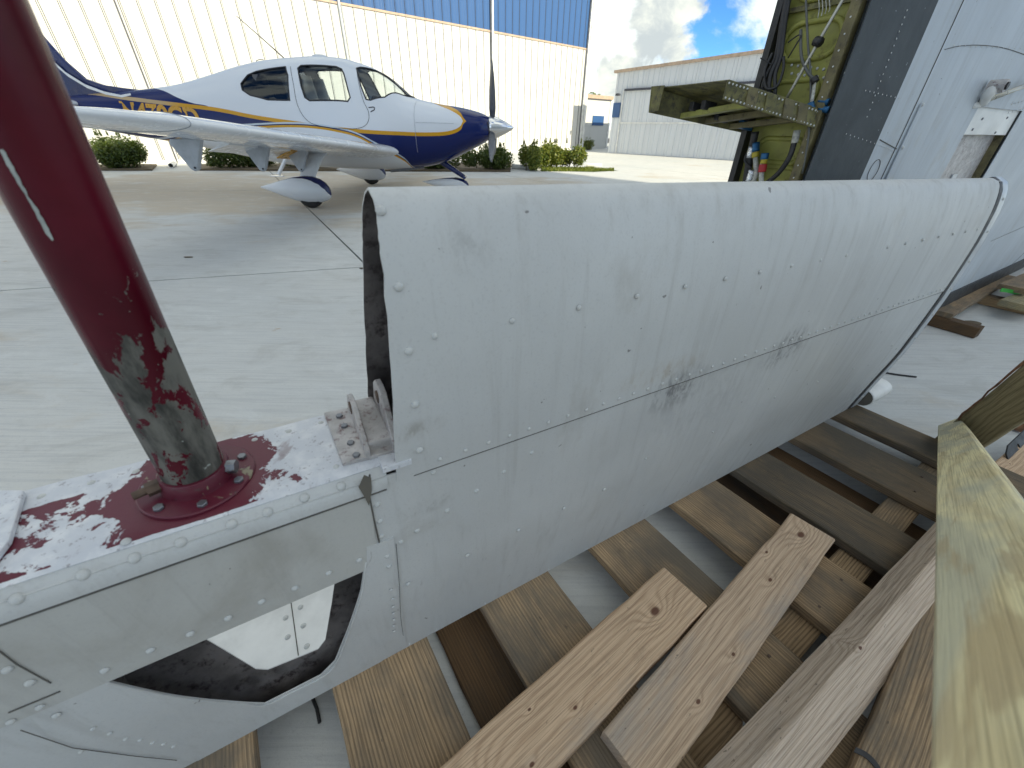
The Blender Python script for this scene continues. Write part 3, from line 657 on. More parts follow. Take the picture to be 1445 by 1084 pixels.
def livery():
    m, nt, b = newmat('airplane_livery'); c = coords(nt); s = nd(nt, 'ShaderNodeSeparateXYZ', {0: c}).outputs
    X0, SP = -9.0, 9.0
    xn = mth(nt, 'DIVIDE', mth(nt, 'ADD', s[0], -3.6 - X0), SP, clamp=True); z = s[2]
    sp_ = lambda L_: [side_px(*p) for p in L_]
    lowp = sp_([(92, 127), (165, 137), (250, 147), (300, 153), (360, 164), (430, 174), (500, 183), (560, 187), (610, 188.3)])
    gl = [(-9.0, lowp[0][1] + .04)] + lowp + [(-1.25, 1.11), (-1.08, 1.15), (-.98, 1.21), (-.94, 1.29), (0, 1.75)]
    up_ = [(-9, 2.9), (-1.75, 2.9), (-1.60, 1.62), (-1.38, 1.53), (-1.16, 1.455), (-1.0, 1.37), (-.94, 1.29), (0, .6)]
    bl = sp_([(375, 179), (420, 178), (450, 180), (480, 185), (500, 190), (530, 205), (570, 228)])
    bl = [(-9, .95), (-6.8, .9), (-5.6, 1.08)] + bl + [(-1.9, .40), (0, .1)]
    G, U, B = curve_sock(nt, xn, gl, X0, SP), curve_sock(nt, xn, up_, X0, SP), curve_sock(nt, xn, bl, X0, SP)
    dv_ = [(-9, 2.9), (-7.0, 2.9), (-6.75, 1.76)] + [side_px(*p) for p in ((212, 128), (240, 139), (262, 146), (290, 152))] + [(-5.4, 1.2), (-4.5, .9), (0, .8)]
    V = mth(nt, 'MAXIMUM', G, curve_sock(nt, xn, dv_, X0, SP))
    d0 = mth(nt, 'MINIMUM', mth(nt, 'SUBTRACT', z, V), mth(nt, 'SUBTRACT', U, z))
    d1 = mth(nt, 'MINIMUM', mth(nt, 'SUBTRACT', z, G), mth(nt, 'SUBTRACT', U, z))
    white, navy, gold, pale = (.70, .73, .78), (.004, .014, .10), (.60, .31, .02), (.55, .62, .70)
    tail_gold = smooth(nt, xn, .28, .34)
    white_up = smooth(nt, d0, .012, .016)
    goldm = mth(nt, 'MULTIPLY', smooth(nt, d1, -.044, -.040), smooth(nt, d1, .014, .018, 1, 0))
    out = mix(nt, white_up, navy, white)
    # upper tail wedge is navy above the stripe
    out = mix(nt, goldm, out, mix(nt, tail_gold, (.50, .36, .20), gold))
    d2 = mth(nt, 'SUBTRACT', z, B)
    out = mix(nt, smooth(nt, d2, .055, .060, 1, 0), out, pale)
    out = mix(nt, smooth(nt, d2, .030, .034, 1, 0), out, navy)
    out = mix(nt, smooth(nt, d2, .012, .016, 1, 0), out, gold)
    out = mix(nt, smooth(nt, d2, -.022, -.018, 1, 0), out, white)
    nt.links.new(out, b.inputs['Base Color']); b.inputs['Roughness'].default_value = .2; b.inputs['Coat Weight'].default_value = .12; b.inputs['Specular IOR Level'].default_value = .25
    return m
M['livery'] = livery()
holes = [W_rear, W_door, W_shld]
body = MB()
for side in (-1, 1):
    pm = patch(outer, holes, lambda a, b_, s=side: fus(a, b_, s), .07, .07, (1, .012))
    fs = pm.f if side == 1 else [f[::-1] for f in pm.f]
    # consistent outward winding
    p0, p1, p2 = (np.array(pm.v[i]) for i in fs[len(fs)//2][:3]); cen = np.array([p0[0], AY, 1.2])
    if np.dot(np.cross(p1-p0, p2-p0), p0 - cen) < 0: fs = [f[::-1] for f in fs]
    body.add(pm.v, fs)
nose = [fus(-.505, -89.5 + 179*k/20, -1) for k in range(21)] + [fus(-.505, 89.5 - 179*k/20, 1) for k in range(21)]
body.add(nose, [tuple(range(42))])
fuselage = obj('fuselage', body, M['livery'], plane_, True, autos=50)
def offset(poly, d):                         # true parallel offset in the (x, angle) chart
    P = np.array([(p[0], p[1]*.012) for p in poly]); out = []
    ar = sum(P[i][0]*P[(i+1) % len(P)][1] - P[(i+1) % len(P)][0]*P[i][1] for i in range(len(P))); sg = 1 if ar > 0 else -1
    for i in range(len(P)):
        e1 = P[i] - P[i-1]; e2 = P[(i+1) % len(P)] - P[i]; e1 /= np.linalg.norm(e1); e2 /= np.linalg.norm(e2)
        t = e1 + e2; t /= np.linalg.norm(t); q = P[i] + np.array([t[1], -t[0]])*d*sg; out.append((q[0], min(89, q[1]/.012)))
    return out
def shrink(poly, k):
    c_ = np.mean(np.array(poly), axis=0); return [tuple(c_ + (np.array(p) - c_) * k) for p in poly]
for side in (-1, 1):
    for nm, poly, mt in (('rear_window', W_rear, M['glass_dark']), ('door_window', W_door, M['glass']), ('windshield', W_shld, M['glass'])):
        pm = patch(offset(poly, .006), [], lambda a, b_, s=side: fus(a, b_, s, -.012), .09, .09, (1, .012)); w_ = obj(nm, pm, mt, plane_, True)
        sb = MB(); rs = resample([(p[0], p[1]*.012) for p in poly], .08); pts_ = [fus(a, b_/.012, side, -.004) for a, b_ in rs]; sb.tube(pts_ + [pts_[0]], .013, 8); obj('window_seal', sb, M['seal'], w_, True)
def fus_line(name, pts, r, mat, Y=AY-.56, grow=.002, par=None, n=6):
    P = []
    for p in catmull([(*q, 0) for q in pts], 8): x, z = side_px(p[0], p[1], Y); P.append(fus(x, th_of(x, z), -1, grow))
    b = MB(); b.tube(P, r, n); return obj(name, b, mat, par or plane_)
door = fus_line('door', [(402, 92), (412, 118), (422, 150), (436, 170), (455, 178), (490, 182), (512, 180), (521, 172), (521, 158), (512, 140), (498, 100)], .0035, M['seal'])
fus_line('door_handle', [(521, 152), (528, 151.5), (529, 155), (524, 158)], .007, M['seal'], par=door)
fus_line('cowl_seam', [(583, 137), (584, 160), (587, 188), (589, 215)], .003, M['ac_grey']); fus_line('cowl_seam', [(587, 173), (610, 173.5), (640, 174.5)], .003, M['ac_grey'])
# cabin: floor, seats, panel
b = MB(); b.bbox(-4.9, -2.2, AY-.5, AY+.5, .95, 1.0); obj('cabin_floor', b, M['cabin'], plane_)
for (sx, sy) in ((-3.55, -.27), (-3.55, .27), (-4.35, -.27), (-4.35, .27)):
    b = MB(); b.rings([[np.array([sx + .10*math.cos(a) - .12*k - .06, AY + sy + (.21 - .07*max(0, k-.75)*4) * math.sin(a), 1.0 + .92*k]) for a in np.linspace(0, 2*math.pi, 12, endpoint=False)] for k in (0, .3, .6, .8, .93, 1.0)])
    b.box((sx + .2, AY + sy, 1.14), (.24, 0, .03), (0, .22, 0), (0, 0, .07)); obj('seat', b, M['seat'] if sx > -4 else M['cabin'], plane_, True, autos=50)
b = MB(); b.box((-2.35, AY, 1.50), (.22, 0, -.03), (0, .46, 0), (.02, 0, .12)); obj('instrument_panel', b, M['cabin'], plane_, bevel=.04)
b = MB(); b.box((-4.75, AY, 1.45), (.02, 0, .0), (0, .36, 0), (-.10, 0, .36)); obj('rear_bulkhead', b, M['cabin'], plane_)
# wings
NACA = [(1, .0), (.95, .012), (.85, .030), (.7, .053), (.55, .070), (.4, .079), (.3, .080), (.2, .075), (.12, .064), (.06, .049), (.025, .034), (.006, .017), (0, 0), (.006, -.013), (.025, -.024), (.06, -.034), (.12, -.043), (.2, -.050), (.3, -.053), (.4, -.052), (.55, -.045), (.7, -.033), (.85, -.018), (.95, -.007)]
def wing_sec(out, le, chord, z, tk=1.0, tw=.02):
    return [np.array([le - x*chord, AY + out, z + y*chord*tk*.98 - (x-.3)*chord*tw*(-1)*-1]) for x, y in NACA]
WS = [(.35, -1.95, 2.05, .775), (.62, -2.22, 1.66, .80), (.95, -2.34, 1.50, .835), (2.0, -2.42, 1.40, .925), (3.4, -2.54, 1.26, 1.045), (4.7, -2.66, 1.13, 1.155), (5.15, -2.72, 1.06, 1.195), (5.45, -2.86, .90, 1.225), (5.66, -3.06, .66, 1.25), (5.76, -3.3, .34, 1.265)]
for side in (-1, 1):
    secs = []
    for i in range(len(WS) - 1):
        for k in range(4):
            t = k/4; a_, b_ = WS[i], WS[i+1]; o_, l_, c_, z_ = [a_[j] + (b_[j]-a_[j])*t for j in range(4)]
            secs.append(wing_sec(side*o_, l_, c_, z_, 1.0 if o_ < 5.2 else .9))
    secs.append(wing_sec(side*WS[-1][0], *WS[-1][1:], .8))
    if side == 1: secs = [s_[::-1] for s_ in secs]
    b = MB(); b.rings(secs); wing = obj('wing', b, M['ac_white'], plane_, True, autos=60)
    le = interp([w[0] for w in WS], [w[1] for w in WS]); ch = interp([w[0] for w in WS], [w[2] for w in WS]); wz = interp([w[0] for w in WS], [w[3] for w in WS])
    ring = wing_sec(side*5.1, le(5.1)+.002, ch(5.1)+.004, wz(5.1), 1.02); b = MB(); b.tube(ring + [ring[0]], .003, 4); obj('tip_joint', b, M['ac_grey'], wing)
    # drooped flap below the trailing edge and its hinge fairings
    rings = []
    for o_ in (.75, 2.0, 3.3):
        x1 = le(o_) - ch(o_)*.80; z1 = wz(o_) - .03
        rings.append([np.array([x1, AY+side*o_, z1+.03]), np.array([x1-.30, AY+side*o_, z1-.10]), np.array([x1-.31, AY+side*o_, z1-.105]), np.array([x1-.02, AY+side*o_, z1-.03])])
    b = MB(); b.rings(rings); obj('flap', b, M['ac_white'], wing)
    b = MB(); b.box((le(1.4)-ch(1.4)*.80-.14, AY+side*1.45, wz(1.4)-.10), (.13, 0, .055), (0, .33, .026*side), (.004, 0, -.008)); obj('flap_stripe', b, M['ac_gold'], wing)
    for o_ in (1.55, 2.65, 3.95):
        x1 = le(o_) - ch(o_)*.62; z1 = wz(o_) - .06
        prof = [(-.10, .02), (-.28, .03), (-.44, .02), (-.46, -.02), (-.33, -.27), (-.29, -.295), (-.25, -.27)]
        b = MB(); b.rings([[np.array([x1+px_*(1-.0), AY+side*o_+w_, z1+pz_]) for px_, pz_ in prof] for w_ in (-.035, .035)])
        f_ = obj('flap_fairing', b, M['ac_grey'], wing, bevel=.012)
        b = MB(); b.tube([(x1-.27, AY+side*o_-.042, z1-.255), (x1-.27, AY+side*o_+.042, z1-.255)], .012, 8); obj('hinge_pin', b, M['seal'], f_)
b = MB(); b.tube([(-4.15, AY-.75, .72), (-4.35, AY-.85, .42)], .03, 8); b.box((-4.37, AY-.86, .40), (.12, 0, 0), (0, .04, 0), (0, 0, .008)); obj('boarding_step', b, M['ac_white'], plane_)
# tail
fin_o = [(-6.75, 1.69), (-7.2, 1.725), (-7.55, 1.765), (-7.86, 1.86), (-8.08, 2.12), (-8.27, 2.46), (-8.55, 3.0), (-8.62, 3.08), (-9.05, 3.08), (-9.15, 1.5), (-8.8, 1.35), (-7.6, 1.45)]
b = MB()
for w_ in (-1, 1): pass
b.rings([[np.array([x, AY + w_*(.05 if z < 2 else .035), z]) for x, z in fin_o] for w_ in (-1, 1)]); fin = obj('tail_fin', b, M['ac_navy'], plane_, bevel=.02)
P = [side_px(x, y, AY-.06) for x, y in ((70, 84), (95, 105), (125, 122), (155, 132), (180, 136.5), (195, 134))]
b = MB()
for i in range(len(P)-1):
    (xa, za_), (xb, zb_) = P[i], P[i+1]; wa = .035*(1 - i/len(P)*.7); b.add([(xa, AY-.057-max(0, (xa+8.2)*.14), za_+wa), (xb, AY-.057-max(0, (xb+8.2)*.14), zb_+wa*.8), (xb, AY-.057-max(0, (xb+8.2)*.14), zb_-wa*.8), (xa, AY-.057-max(0, (xa+8.2)*.14), za_-wa)], [(0, 1, 2, 3)])
obj('fin_stripe', b, M['ac_white'], fin)
b = MB()
for side in (-1, 1): b.rings([[np.array([xl - x*c_, AY + side*o_, 1.47 + y*c_]) for x, y in NACA] for (o_, xl, c_) in ((.05, -8.05, .95), (1.9, -8.35, .6))])
obj('tailplane', b, M['ac_white'], plane_, True, autos=50)
# registration, painted on the tail cone
def text_on(body_txt, x_left, x_right, z_top_fn, height, mat, parent):
    cu = bpy.data.curves.new('registration', 'FONT'); cu.body = body_txt; cu.size = 1.0; cu.offset = .038
    ob = bpy.data.objects.new('registration', cu); COL.objects.link(ob)
    dg = bpy.context.evaluated_depsgraph_get(); dg.update(); me = bpy.data.meshes.new_from_object(ob.evaluated_get(dg))
    bpy.data.objects.remove(ob)
    vs = [v.co.copy() for v in me.vertices]; x0, x1 = min(v.x for v in vs), max(v.x for v in vs); y1 = max(v.y for v in vs); y0 = min(v.y for v in vs)
    mb = MB(); out = []
    for v in vs:
        x = x_left + (v.x - x0)/(x1 - x0)*(x_right - x_left); z = z_top_fn(x) - (y1 - v.y)/(y1 - y0)*height
        out.append(fus(x, th_of(x, z), -1, .007))
    mb.add(out, [tuple(p.vertices) for p in me.polygons]); bpy.data.meshes.remove(me)
    return obj('registration', mb, mat, parent)
xa, za_ = side_px(163, 143.5, AY-.3); xb, zb_ = side_px(281, 153.5, AY-.36)
text_on('N470CD', xa, xb, lambda x: za_ + .012 + (zb_-za_)*(x-xa)/(xb-xa), .30, M['ac_gold'], fuselage)
# propeller and spinner
spn = MB(); prof = [(-.50, .19), (-.46, .195), (-.38, .18), (-.28, .14), (-.16, .085), (-.06, .03), (-.03, .004)]
spn.rings([[np.array([x+.0, AY + r_*math.cos(a), 1.195 + r_*math.sin(a)]) for a in np.linspace(0, 2*math.pi, 28, endpoint=False)] for x, r_ in prof])
spin = obj('spinner', spn, M['chrome'], plane_, True, autos=50)
for a in (91, 211, 331):
    d = np.array([0, math.cos(R(a)), math.sin(R(a))]); e = np.array([0, -math.sin(R(a)), math.cos(R(a))]); rings = []
    for r_, w_, tw, th in ((.15, .05, 70, .03), (.3, .075, 60, .022), (.55, .085, 45, .014), (.8, .075, 33, .010), (.96, .05, 27, .006), (1.0, .02, 25, .003)):
        cx = np.array([-.44, AY, 1.195]) + d*r_; wv = e*math.cos(R(tw)) + np.array([1, 0, 0])*math.sin(R(tw)); nv = np.cross(d, wv)
        rings.append([cx + wv*w_*math.cos(t) + nv*th*math.sin(t) for t in np.linspace(0, 2*math.pi, 10, endpoint=False)])
    b = MB(); b.rings(rings); obj('propeller_blade', b, M['prop'], plane_, True)
b = MB(); b.rings([[np.array([x, AY + r_*math.cos(t), 1.19 + r_*.9*math.sin(t)]) for t in np.linspace(0, 2*math.pi, 20, endpoint=False)] for x, r_ in ((-.56, .20), (-.497, .20))]); obj('cowl_ring', b, M['seal'], plane_)
b = MB(); b.box((-.60, AY-.23, 1.21), (.09, -.05, 0), (.0, .015, 0), (0, 0, .07)); obj('air_inlet', b, M['seal'], plane_, bevel=.02)
# landing gear
def fairing(name, cx, cy, cz, ln, hg, wd, parent):
    rings = []; n = 20
    for k, s in ((0, .10), (.012, .38), (.05, .64), (.12, .85), (.22, .98), (.34, 1.0), (.5, .87), (.68, .6), (.85, .3), (.96, .11), (1, .05)):
        x = cx + ln*(.36 - k); zc = cz + .04*(1-s)*(-1 if k < .3 else 1.2)
        rings.append([np.array([x, cy + wd*s*math.cos(t), zc + hg*s*math.sin(t)*(1.0 if math.sin(t) > 0 else .85)]) for t in np.linspace(0, 2*math.pi, n, endpoint=False)])
    b = MB(); b.rings(rings); return obj(name, b, M['fairing'], parent, True, autos=60)
m, nt, b_ = newmat('fairing_paint'); c_ = coords(nt); M['fairing'] = m
nrm = nd(nt, 'ShaderNodeNewGeometry').outputs['Normal']; s_ = nd(nt, 'ShaderNodeSeparateXYZ', {0: nrm}).outputs
k_ = smooth(nt, mth(nt, 'ADD', mth(nt, 'MULTIPLY', s_[0], .75), mth(nt, 'MULTIPLY', s_[2], .75)), .52, .55)
nt.links.new(mix(nt, k_, (.70, .72, .75), (.007, .013, .08)), b_.inputs['Base Color']); b_.inputs['Roughness'].default_value = .2
for side, cy in ((-1, 7.36), (1, 10.72)):
    fg = fairing('wheel_fairing', -3.52, cy, .262, 1.16, .225, .14, plane_)
    b = MB(); n = 24
    b.rings([[np.array([-3.46 + r_*math.cos(t), cy + y, .195 + r_*math.sin(t)]) for t in np.linspace(0, 2*math.pi, n, endpoint=False)] for y, r_ in ((-.075, .12), (-.07, .17), (-.04, .195), (.04, .195), (.07, .17), (.075, .12))])
    obj('tyre', b, M['tyre'], fg, True, autos=50)
    b = MB(); b.rings([[np.array([x + ch_*math.cos(t)*.5, y + .035*math.sin(t), z]) for t in np.linspace(0, 2*math.pi, 14, endpoint=False)] for (x, y, z, ch_) in ((-3.36, cy+.32*-side*0 - side*.40, .84, .46), (-3.40, cy - side*.30, .72, .32), (-3.46, cy - side*.10, .50, .27), (-3.50, cy, .33, .30))])
    obj('gear_leg', b, M['ac_white'], plane_, True)
fg = fairing('nose_wheel_fairing', -1.28, AY, .205, .95, .13, .10, plane_)
b = MB(); n = 20; b.rings([[np.array([-1.2 + r_*math.cos(t), AY + y, .17 + r_*math.sin(t)]) for t in np.linspace(0, 2*math.pi, n, endpoint=False)] for y, r_ in ((-.06, .1), (-.05, .165), (.05, .165), (.06, .1))]); obj('tyre', b, M['tyre'], fg, True, autos=50)
b = MB(); b.tube([(-1.55, AY, .66), (-1.15, AY, .42), (-1.02, AY, .34)], [.06, .045, .04], 10); b.tube([(-1.02, AY-.1, .34), (-1.02, AY+.1, .34)], .03, 8); obj('nose_strut', b, M['ac_navy'], plane_, True, autos=50)
b = MB(); b.tube([(-1.8, AY-.12, .52), (-2.2, AY-.18, .47), (-2.45, AY-.2, .45)], .025, 8); obj('exhaust_pipe', b, M['bolt'], plane_)
# antennas and roof bits
b = MB(); b.tube([(-4.12, AY, 2.175), (-4.4, AY, 2.42), (-4.78, AY, 2.74)], [.011, .008, .006], 6); obj('whip_antenna', b, M['seal'], plane_)
b = MB(); b.tube(catmull([(-4.66, AY, 2.10), (-4.63, AY, 2.15), (-4.52, AY, 2.165), (-4.5, AY, 2.13)], 4), .006, 6); obj('loop_antenna', b, M['seal'], plane_)
b = MB(); b.rings([[np.array([-3.5 + .13*k*math.cos(t), AY + .09*k*math.sin(t), 2.205 + z]) for t in np.linspace(0, 2*math.pi, 14, endpoint=False)] for k, z in ((1, 0), (.95, .025), (.6, .04), (.1, .043))]); obj('gps_dome', b, M['ac_white'], plane_, True)

# ================================================================== FOREGROUND: WHITE ELEVATOR STANDING ON ITS TRAILING EDGE
L = ray(1810, 245); C = ray(608, 1477); Nn = np.cross(L, C); Nn /= np.linalg.norm(Nn); P0 = on_z(1200, 575, .14)
Gi = np.linalg.inv(np.array([L, C, Nn]).T)
def E(u, v, w): return P0 + L*u + C*v + Nn*w           # u along the span, v down the chord, w away from the viewer
def Epx(x, y, w):
    A = Gi @ (EYE - P0); B = Gi @ ray(x, y); q = A + B*((w - A[2])/B[2]); return q[0], q[1]
def Tpx(x, y, vb=-.60):
    A = Gi @ (EYE - P0); B = Gi @ ray(x, y); q = A + B*((vb - A[1])/B[1]); return q[0], q[2]
VF = [(-.940, .012), (-.934, -.004), (-.918, -.016), (-.89, -.026), (-.837, -.037), (-.723, -.047), (-.56, -.050), (-.33, -.042), (-.145, -.019), (0, 0)]
VK = [(-.940, .012), (-.934, .029), (-.918, .042), (-.89, .055), (-.837, .071), (-.723, .092), (-.56, .105), (-.33, .075), (-.145, .037), (0, .004)]
wf = interp([p[0] for p in VF], [p[1] for p in VF]); wk = interp([p[0] for p in VK], [p[1] for p in VK])
def fn_n(u, v):                                        # outward normal of the front skin
    s = (wf(min(v+.01, 0)) - wf(max(v-.01, -.93)))/.02; n_ = -Nn + C*s*1.0; n_ = n_ - L*(n_@L); return n_/np.linalg.norm(n_)
elev = thing('elevator', E(-1.2, 0, 0), 'long white riveted aircraft elevator standing on edge across the pallet with a maroon tube', 'elevator')
U_L, U_CUT = -3.3, -2.083
B_ = base(elev)
def spt(x, y, w=-.05): u, v = Epx(x, y, w); return E(u, v, w) - B_
dk = (.16, .16, .165)
M['paint_el'] = paint_aged('paint_elevator', (.56, .57, .565), [(spt(957, 548), .12, (1, 1, 1.6), dk, .95), (spt(1112, 490), .13, (1, 1, 1.6), dk, .9), (spt(590, 606), .05, (1, 1, 2.2), (.25, .23, .20), .6), (spt(672, 338), .05, (1, 1, .8), (.30, .30, .29), .6),
                               (spt(570, 383), .0075, (1, 1, 1), (.24, .12, .10), .95), (spt(935, 524), .13, (.8, .8, 4), (.34, .27, .19), .5), (spt(1200, 560, -.01), .12, (1, 1, 1), (.24, .24, .245), .5), (spt(600, 716), .07, (1, 1, 3), (.24, .23, .21), .55), (spt(1000, 560, -.04), .35, (1, 1, 2), (.36, .36, .36), .35)])  # last broad spot paints shade towards the lower right
# nose skin: wraps over the leading edge, open at its left end
rg = random.Random(3); prof = []
for v in np.linspace(-.575, -.86, 12): prof.append((v, wk(v)))
for v in np.linspace(-.875, -.9395, 10): prof.append((v, wk(v)))
prof.append((-.940, .012))
for v in np.linspace(-.9395, -.875, 10): prof.append((v, wf(v)))
for v in np.linspace(-.86, -.570, 14): prof.append((v, wf(v)))
us = [U_CUT, U_CUT+.02] + list(np.linspace(U_CUT+.06, 0.0, 36)); rows = []
for i, u in enumerate(us):
    row = []
    for j, (v, w) in enumerate(prof):
        uu = u + (rg.gauss(0, .0006) + .012*(-.75 - v) if i == 0 else 0)
        dent = .0013*math.sin(u*5.3 + v*3)*math.sin((v+.94)/.37*math.pi) if j > 22 else 0
        row.append(E(uu, v, w - (.002 if j > 22 else 0) + dent))
    rows.append(row)
b = MB(); b.rings(rows, False, False)
nose = obj('nose_skin', b, [M['paint_el'], M['inner']], elev, True, solid=.0022, autos=50)
nose.modifiers['thickness'].material_offset = 1
# lower skins with the hand hole through both
def Spx(x, y, surf):
    w = surf(-.3)
    for _ in range(12): u, v = Epx(x, y, w); w = surf(max(-.93, min(0, v)))
    return u, v
hole = [Spx(x, y, wf) for x, y in ((129, 956), (322, 873.5), (515, 791), (509, 833), (490, 891), (473, 933), (453, 953), (412, 974), (374, 993), (345, 992), (307, 989), (224, 978), (165, 965))]
rear = [Spx(x, y, wk) for x, y in ((284, 897), (380, 855), (473, 814), (468, 850), (459, 902), (449, 915), (428, 924), (378, 944), (361, 943))]
hu = [p[0] for p in hole]; print('hole u', min(hu), max(hu))
b = patch([(U_L, -.592), (0, -.575), (0, 0), (U_L, 0)], [hole], lambda u, v: E(u, v, wf(v) + .0015*math.sin(u*4)*math.sin(v*9)), .035, .03)
def orient(mb, ref):                                   # make faces look along ref
    out = []
    for f in mb.f:
        p = [np.array(mb.v[i]) for i in f[:3]]; out.append(f if np.dot(np.cross(p[1]-p[0], p[2]-p[0]), ref) > 0 else f[::-1])
    mb.f = out; return mb
low = obj('lower_skin', orient(b, -Nn), [M['paint_el'], M['inner']], elev, True, solid=.002); low.modifiers['thickness'].material_offset = 1
b = patch([(U_L, -.592), (0, -.575), (0, -.004), (U_L, -.004)], [rear], lambda u, v: E(u, v, wk(v)), .05, .05)
bk = obj('rear_skin', orient(b, Nn), [M['paint'], M['inner']], elev, True, solid=.002); bk.modifiers['thickness'].material_offset = 1
# formers inside the hole
for u in (-2.50, -2.105):
    b = MB(); vs = np.linspace(-.575, -.01, 14); b.rings([[E(u + .003*k, v, wf(v)+.004) for v in vs] + [E(u+.003*k, v, wk(v)-.004) for v in vs[::-1]] for k in (-1, 1)])
    obj('rib', b, M['inner'], elev)
b = MB(); b.box(E(-2.7, -.41, .025), L*.6, C*.002, Nn*.055); obj('inner_shelf', b, M['inner'], elev)
# doubler plate stiffening the hole edge
dbl = [Spx(x, y, wf) for x, y in ((20, 980), (92, 952), (129, 957.5), (165, 966), (224, 979), (307, 990), (345, 993.2), (374, 994.5), (413, 975.5), (454, 955), (475, 935), (492, 892), (511, 834), (517, 792), (517, 771), (555, 757), (566, 840), (573, 905))]
dbl += [(-2.13, -.004), (-2.46, -.004)] + [Epx(x, y, -.01) for x, y in ((180, 1060), (100, 1025))]
b = patch(dbl, [], lambda u, v: E(u, v, wf(v) - .0022 + .0015*math.sin(u*4)*math.sin(v*9)), .03, .03); dp = obj('doubler_plate', orient(b, -Nn), M['paint_el'], elev, True, solid=.0019)
edge = [Spx(x, y, wf) for x, y in ((150, 962), (165, 966), (224, 979), (307, 990), (345, 993.2), (374, 994.5), (413, 975.5), (454, 955), (475, 935), (492, 892), (511, 834), (516, 792))]
b = MB(); b.tube([E(u, v, wf(v)-.001) for u, v, _ in catmull([(*p, 0) for p in edge], 4)], .0022, 8); obj('rolled_lip', b, M['paint'], dp, True)
# spar cap: flat top, bent front edge, lip down the face
prof2 = [(-.600, .107)] + [(-.600, w) for w in np.linspace(.10, -.0225, 12)] + [(-.5995 + .027*(1-math.cos(a)), -.0245 - .029*math.sin(a)) for a in np.linspace(.12, math.pi/2, 8)] + [(-.569, -.0535), (-.5645, -.0535)]
lipp = prof2[-8:]; prof2 = prof2[:-7]; us2 = np.linspace(U_L, -2.098, 90)
b = MB(); b.rings([[E(u, v, w) for v, w in lipp] for u in us2], False, False); orient(b, -Nn); obj('cap_lip', b, M['paint_el'], elev, True, solid=.002)  # worn greyer paint; its darker tone also paints shade on the bend
rows = [[E(u, v + .0012*math.sin(u*70)*(.5 if w > -.02 else 0), w) for v, w in prof2] for u in us2]
b = MB(); b.rings(rows, False, False); b.f = [f[::-1] for f in b.f]; cap = obj('spar_cap', b, [M['cap'], M['inner']], elev, True, solid=.002, autos=60)
fcu, fcw = -2.312, .032                                # flange centre on the cap
ca_ = cap.data.attributes.new('chip', 'FLOAT', 'POINT'); vals = []
for u in us2:
    for (v, w) in prof2:
        d = math.hypot((u-fcu), (w-fcw)*.92); k = 1.62 - d/.078*1.0 if d < .13 else -.4
        streaks = .60 - abs(((u*1.0 + w*.45) % .045) - .0225)*16 if u < -2.37 and w < .07 else -.3
        k = max(k, streaks*.9 + (.12 if w < 0 else 0)); 
        if u < -2.43 and w < .07: k = max(k, .40 + (-2.43-u)*2.5)
        if -2.12 < u and w < .03: k = max(k, .36)
        if -2.25 < u < -2.12 and -.045 < w < -.01: k = max(k, .36)
        if w < -.034: k = -.6
        vals.append(k)
ca_.data.foreach_set('value', vals)
# front of the spar below the lip: separate plate
b = MB(); us3 = np.linspace(U_L, -2.122, 30); b.rings([[E(u, v, wf(v)-.0022) for v in np.linspace(-.562, -.398, 8)] for u in us3], False, False)
orient(b, -Nn); obj('spar_plate', b, M['paint_dirty'], elev, True, solid=.002)
b = MB(); b.box(E(-2.7, -.50, .107), L*.6, C*.10, Nn*.002); obj('spar_web', b, M['inner'], elev)
# seams
def seam(pts, r=.0011, wfun=None, par=None, off=-.0022):
    b = MB(); b.tube([E(u, v, wf(v) + off) for u, v in pts], r, 6); return obj('seam', b, M['seam'], par or elev)
seam([(u, -.5695) for u in np.linspace(-2.06, 0, 40)], .0008); seam([(u, -.5625) for u in np.linspace(U_L, -2.10, 20)], .0014, off=-.003)
sp_ = [Epx(x, y, -.05) for x, y in ((521, 668), (521, 700), (528, 735), (535, 765))]; seam(sp_, .0012, off=-.0028)
seam([Epx(x, y, -.04) for x, y in ((556, 760), (562, 820), (568, 880), (574, 912))], .0005, par=dp, off=-.0045)
seam([Epx(x, y, -.04) for x, y in ((0, 897), (30, 922), (76, 951))], .0007, off=-.003); seam([Epx(x, y, -.03) for x, y in ((22, 980), (92, 952))], .001, off=-.003)
seam([Epx(x, y, -.02) for x, y in ((42, 993), (110, 1028), (190, 1060), (249, 1080))], .0005, par=dp, off=-.0045)
# rivets
rv = MB(); rv.rings([[np.array([r_*math.cos(t), r_*math.sin(t), z]) for t in np.linspace(0, 2*math.pi, 12, endpoint=False)] for r_, z in ((1, 0), (.93, .22), (.70, .52), (.34, .66), (.02, .69))], True, False)
riv_me = mesh('rivet', rv, M['rivet'], True)
def rivet(u, v, r, off=.0005, par=None):
    inst('rivet', riv_me, par or low, E(u, v, wf(v)) + fn_n(u, v)*off, fn_n(u, v), r)
for x, y in ((548, 306), (565, 408), (576, 495), (584, 568), (590, 631)): rivet(*Epx(x, y, -.045), .0058, .0025, nose)
for k in range(18):
    u = -2.027 + .1135*k
    if k not in (10,): rivet(u + .004*math.sin(k*5.1), -.781 - .0006*k, .0045, .0025, nose)
for k in range(51): rivet(-2.02 + .0393*k + .002*math.sin(k*7.3), -.5845 + .0008*math.sin(k*3.1), .0038, .0023, nose)
for x, y in ((671, 690), (630, 718), (588, 747), (854, 692), (797, 719), (733, 750), (661, 786), (577, 827), (531, 708), (535, 732), (537, 754), (565, 763), (610, 663), (709, 663), (748, 636)): rivet(*Epx(x, y, -.045), .0050)
for k in range(6): rivet(-1.5 + .26*k, -.36 + .02*math.sin(k*2.1), .0036)
for k in range(34): rivet(-2.13 + .0635*k, -.012, .0032, .0003)
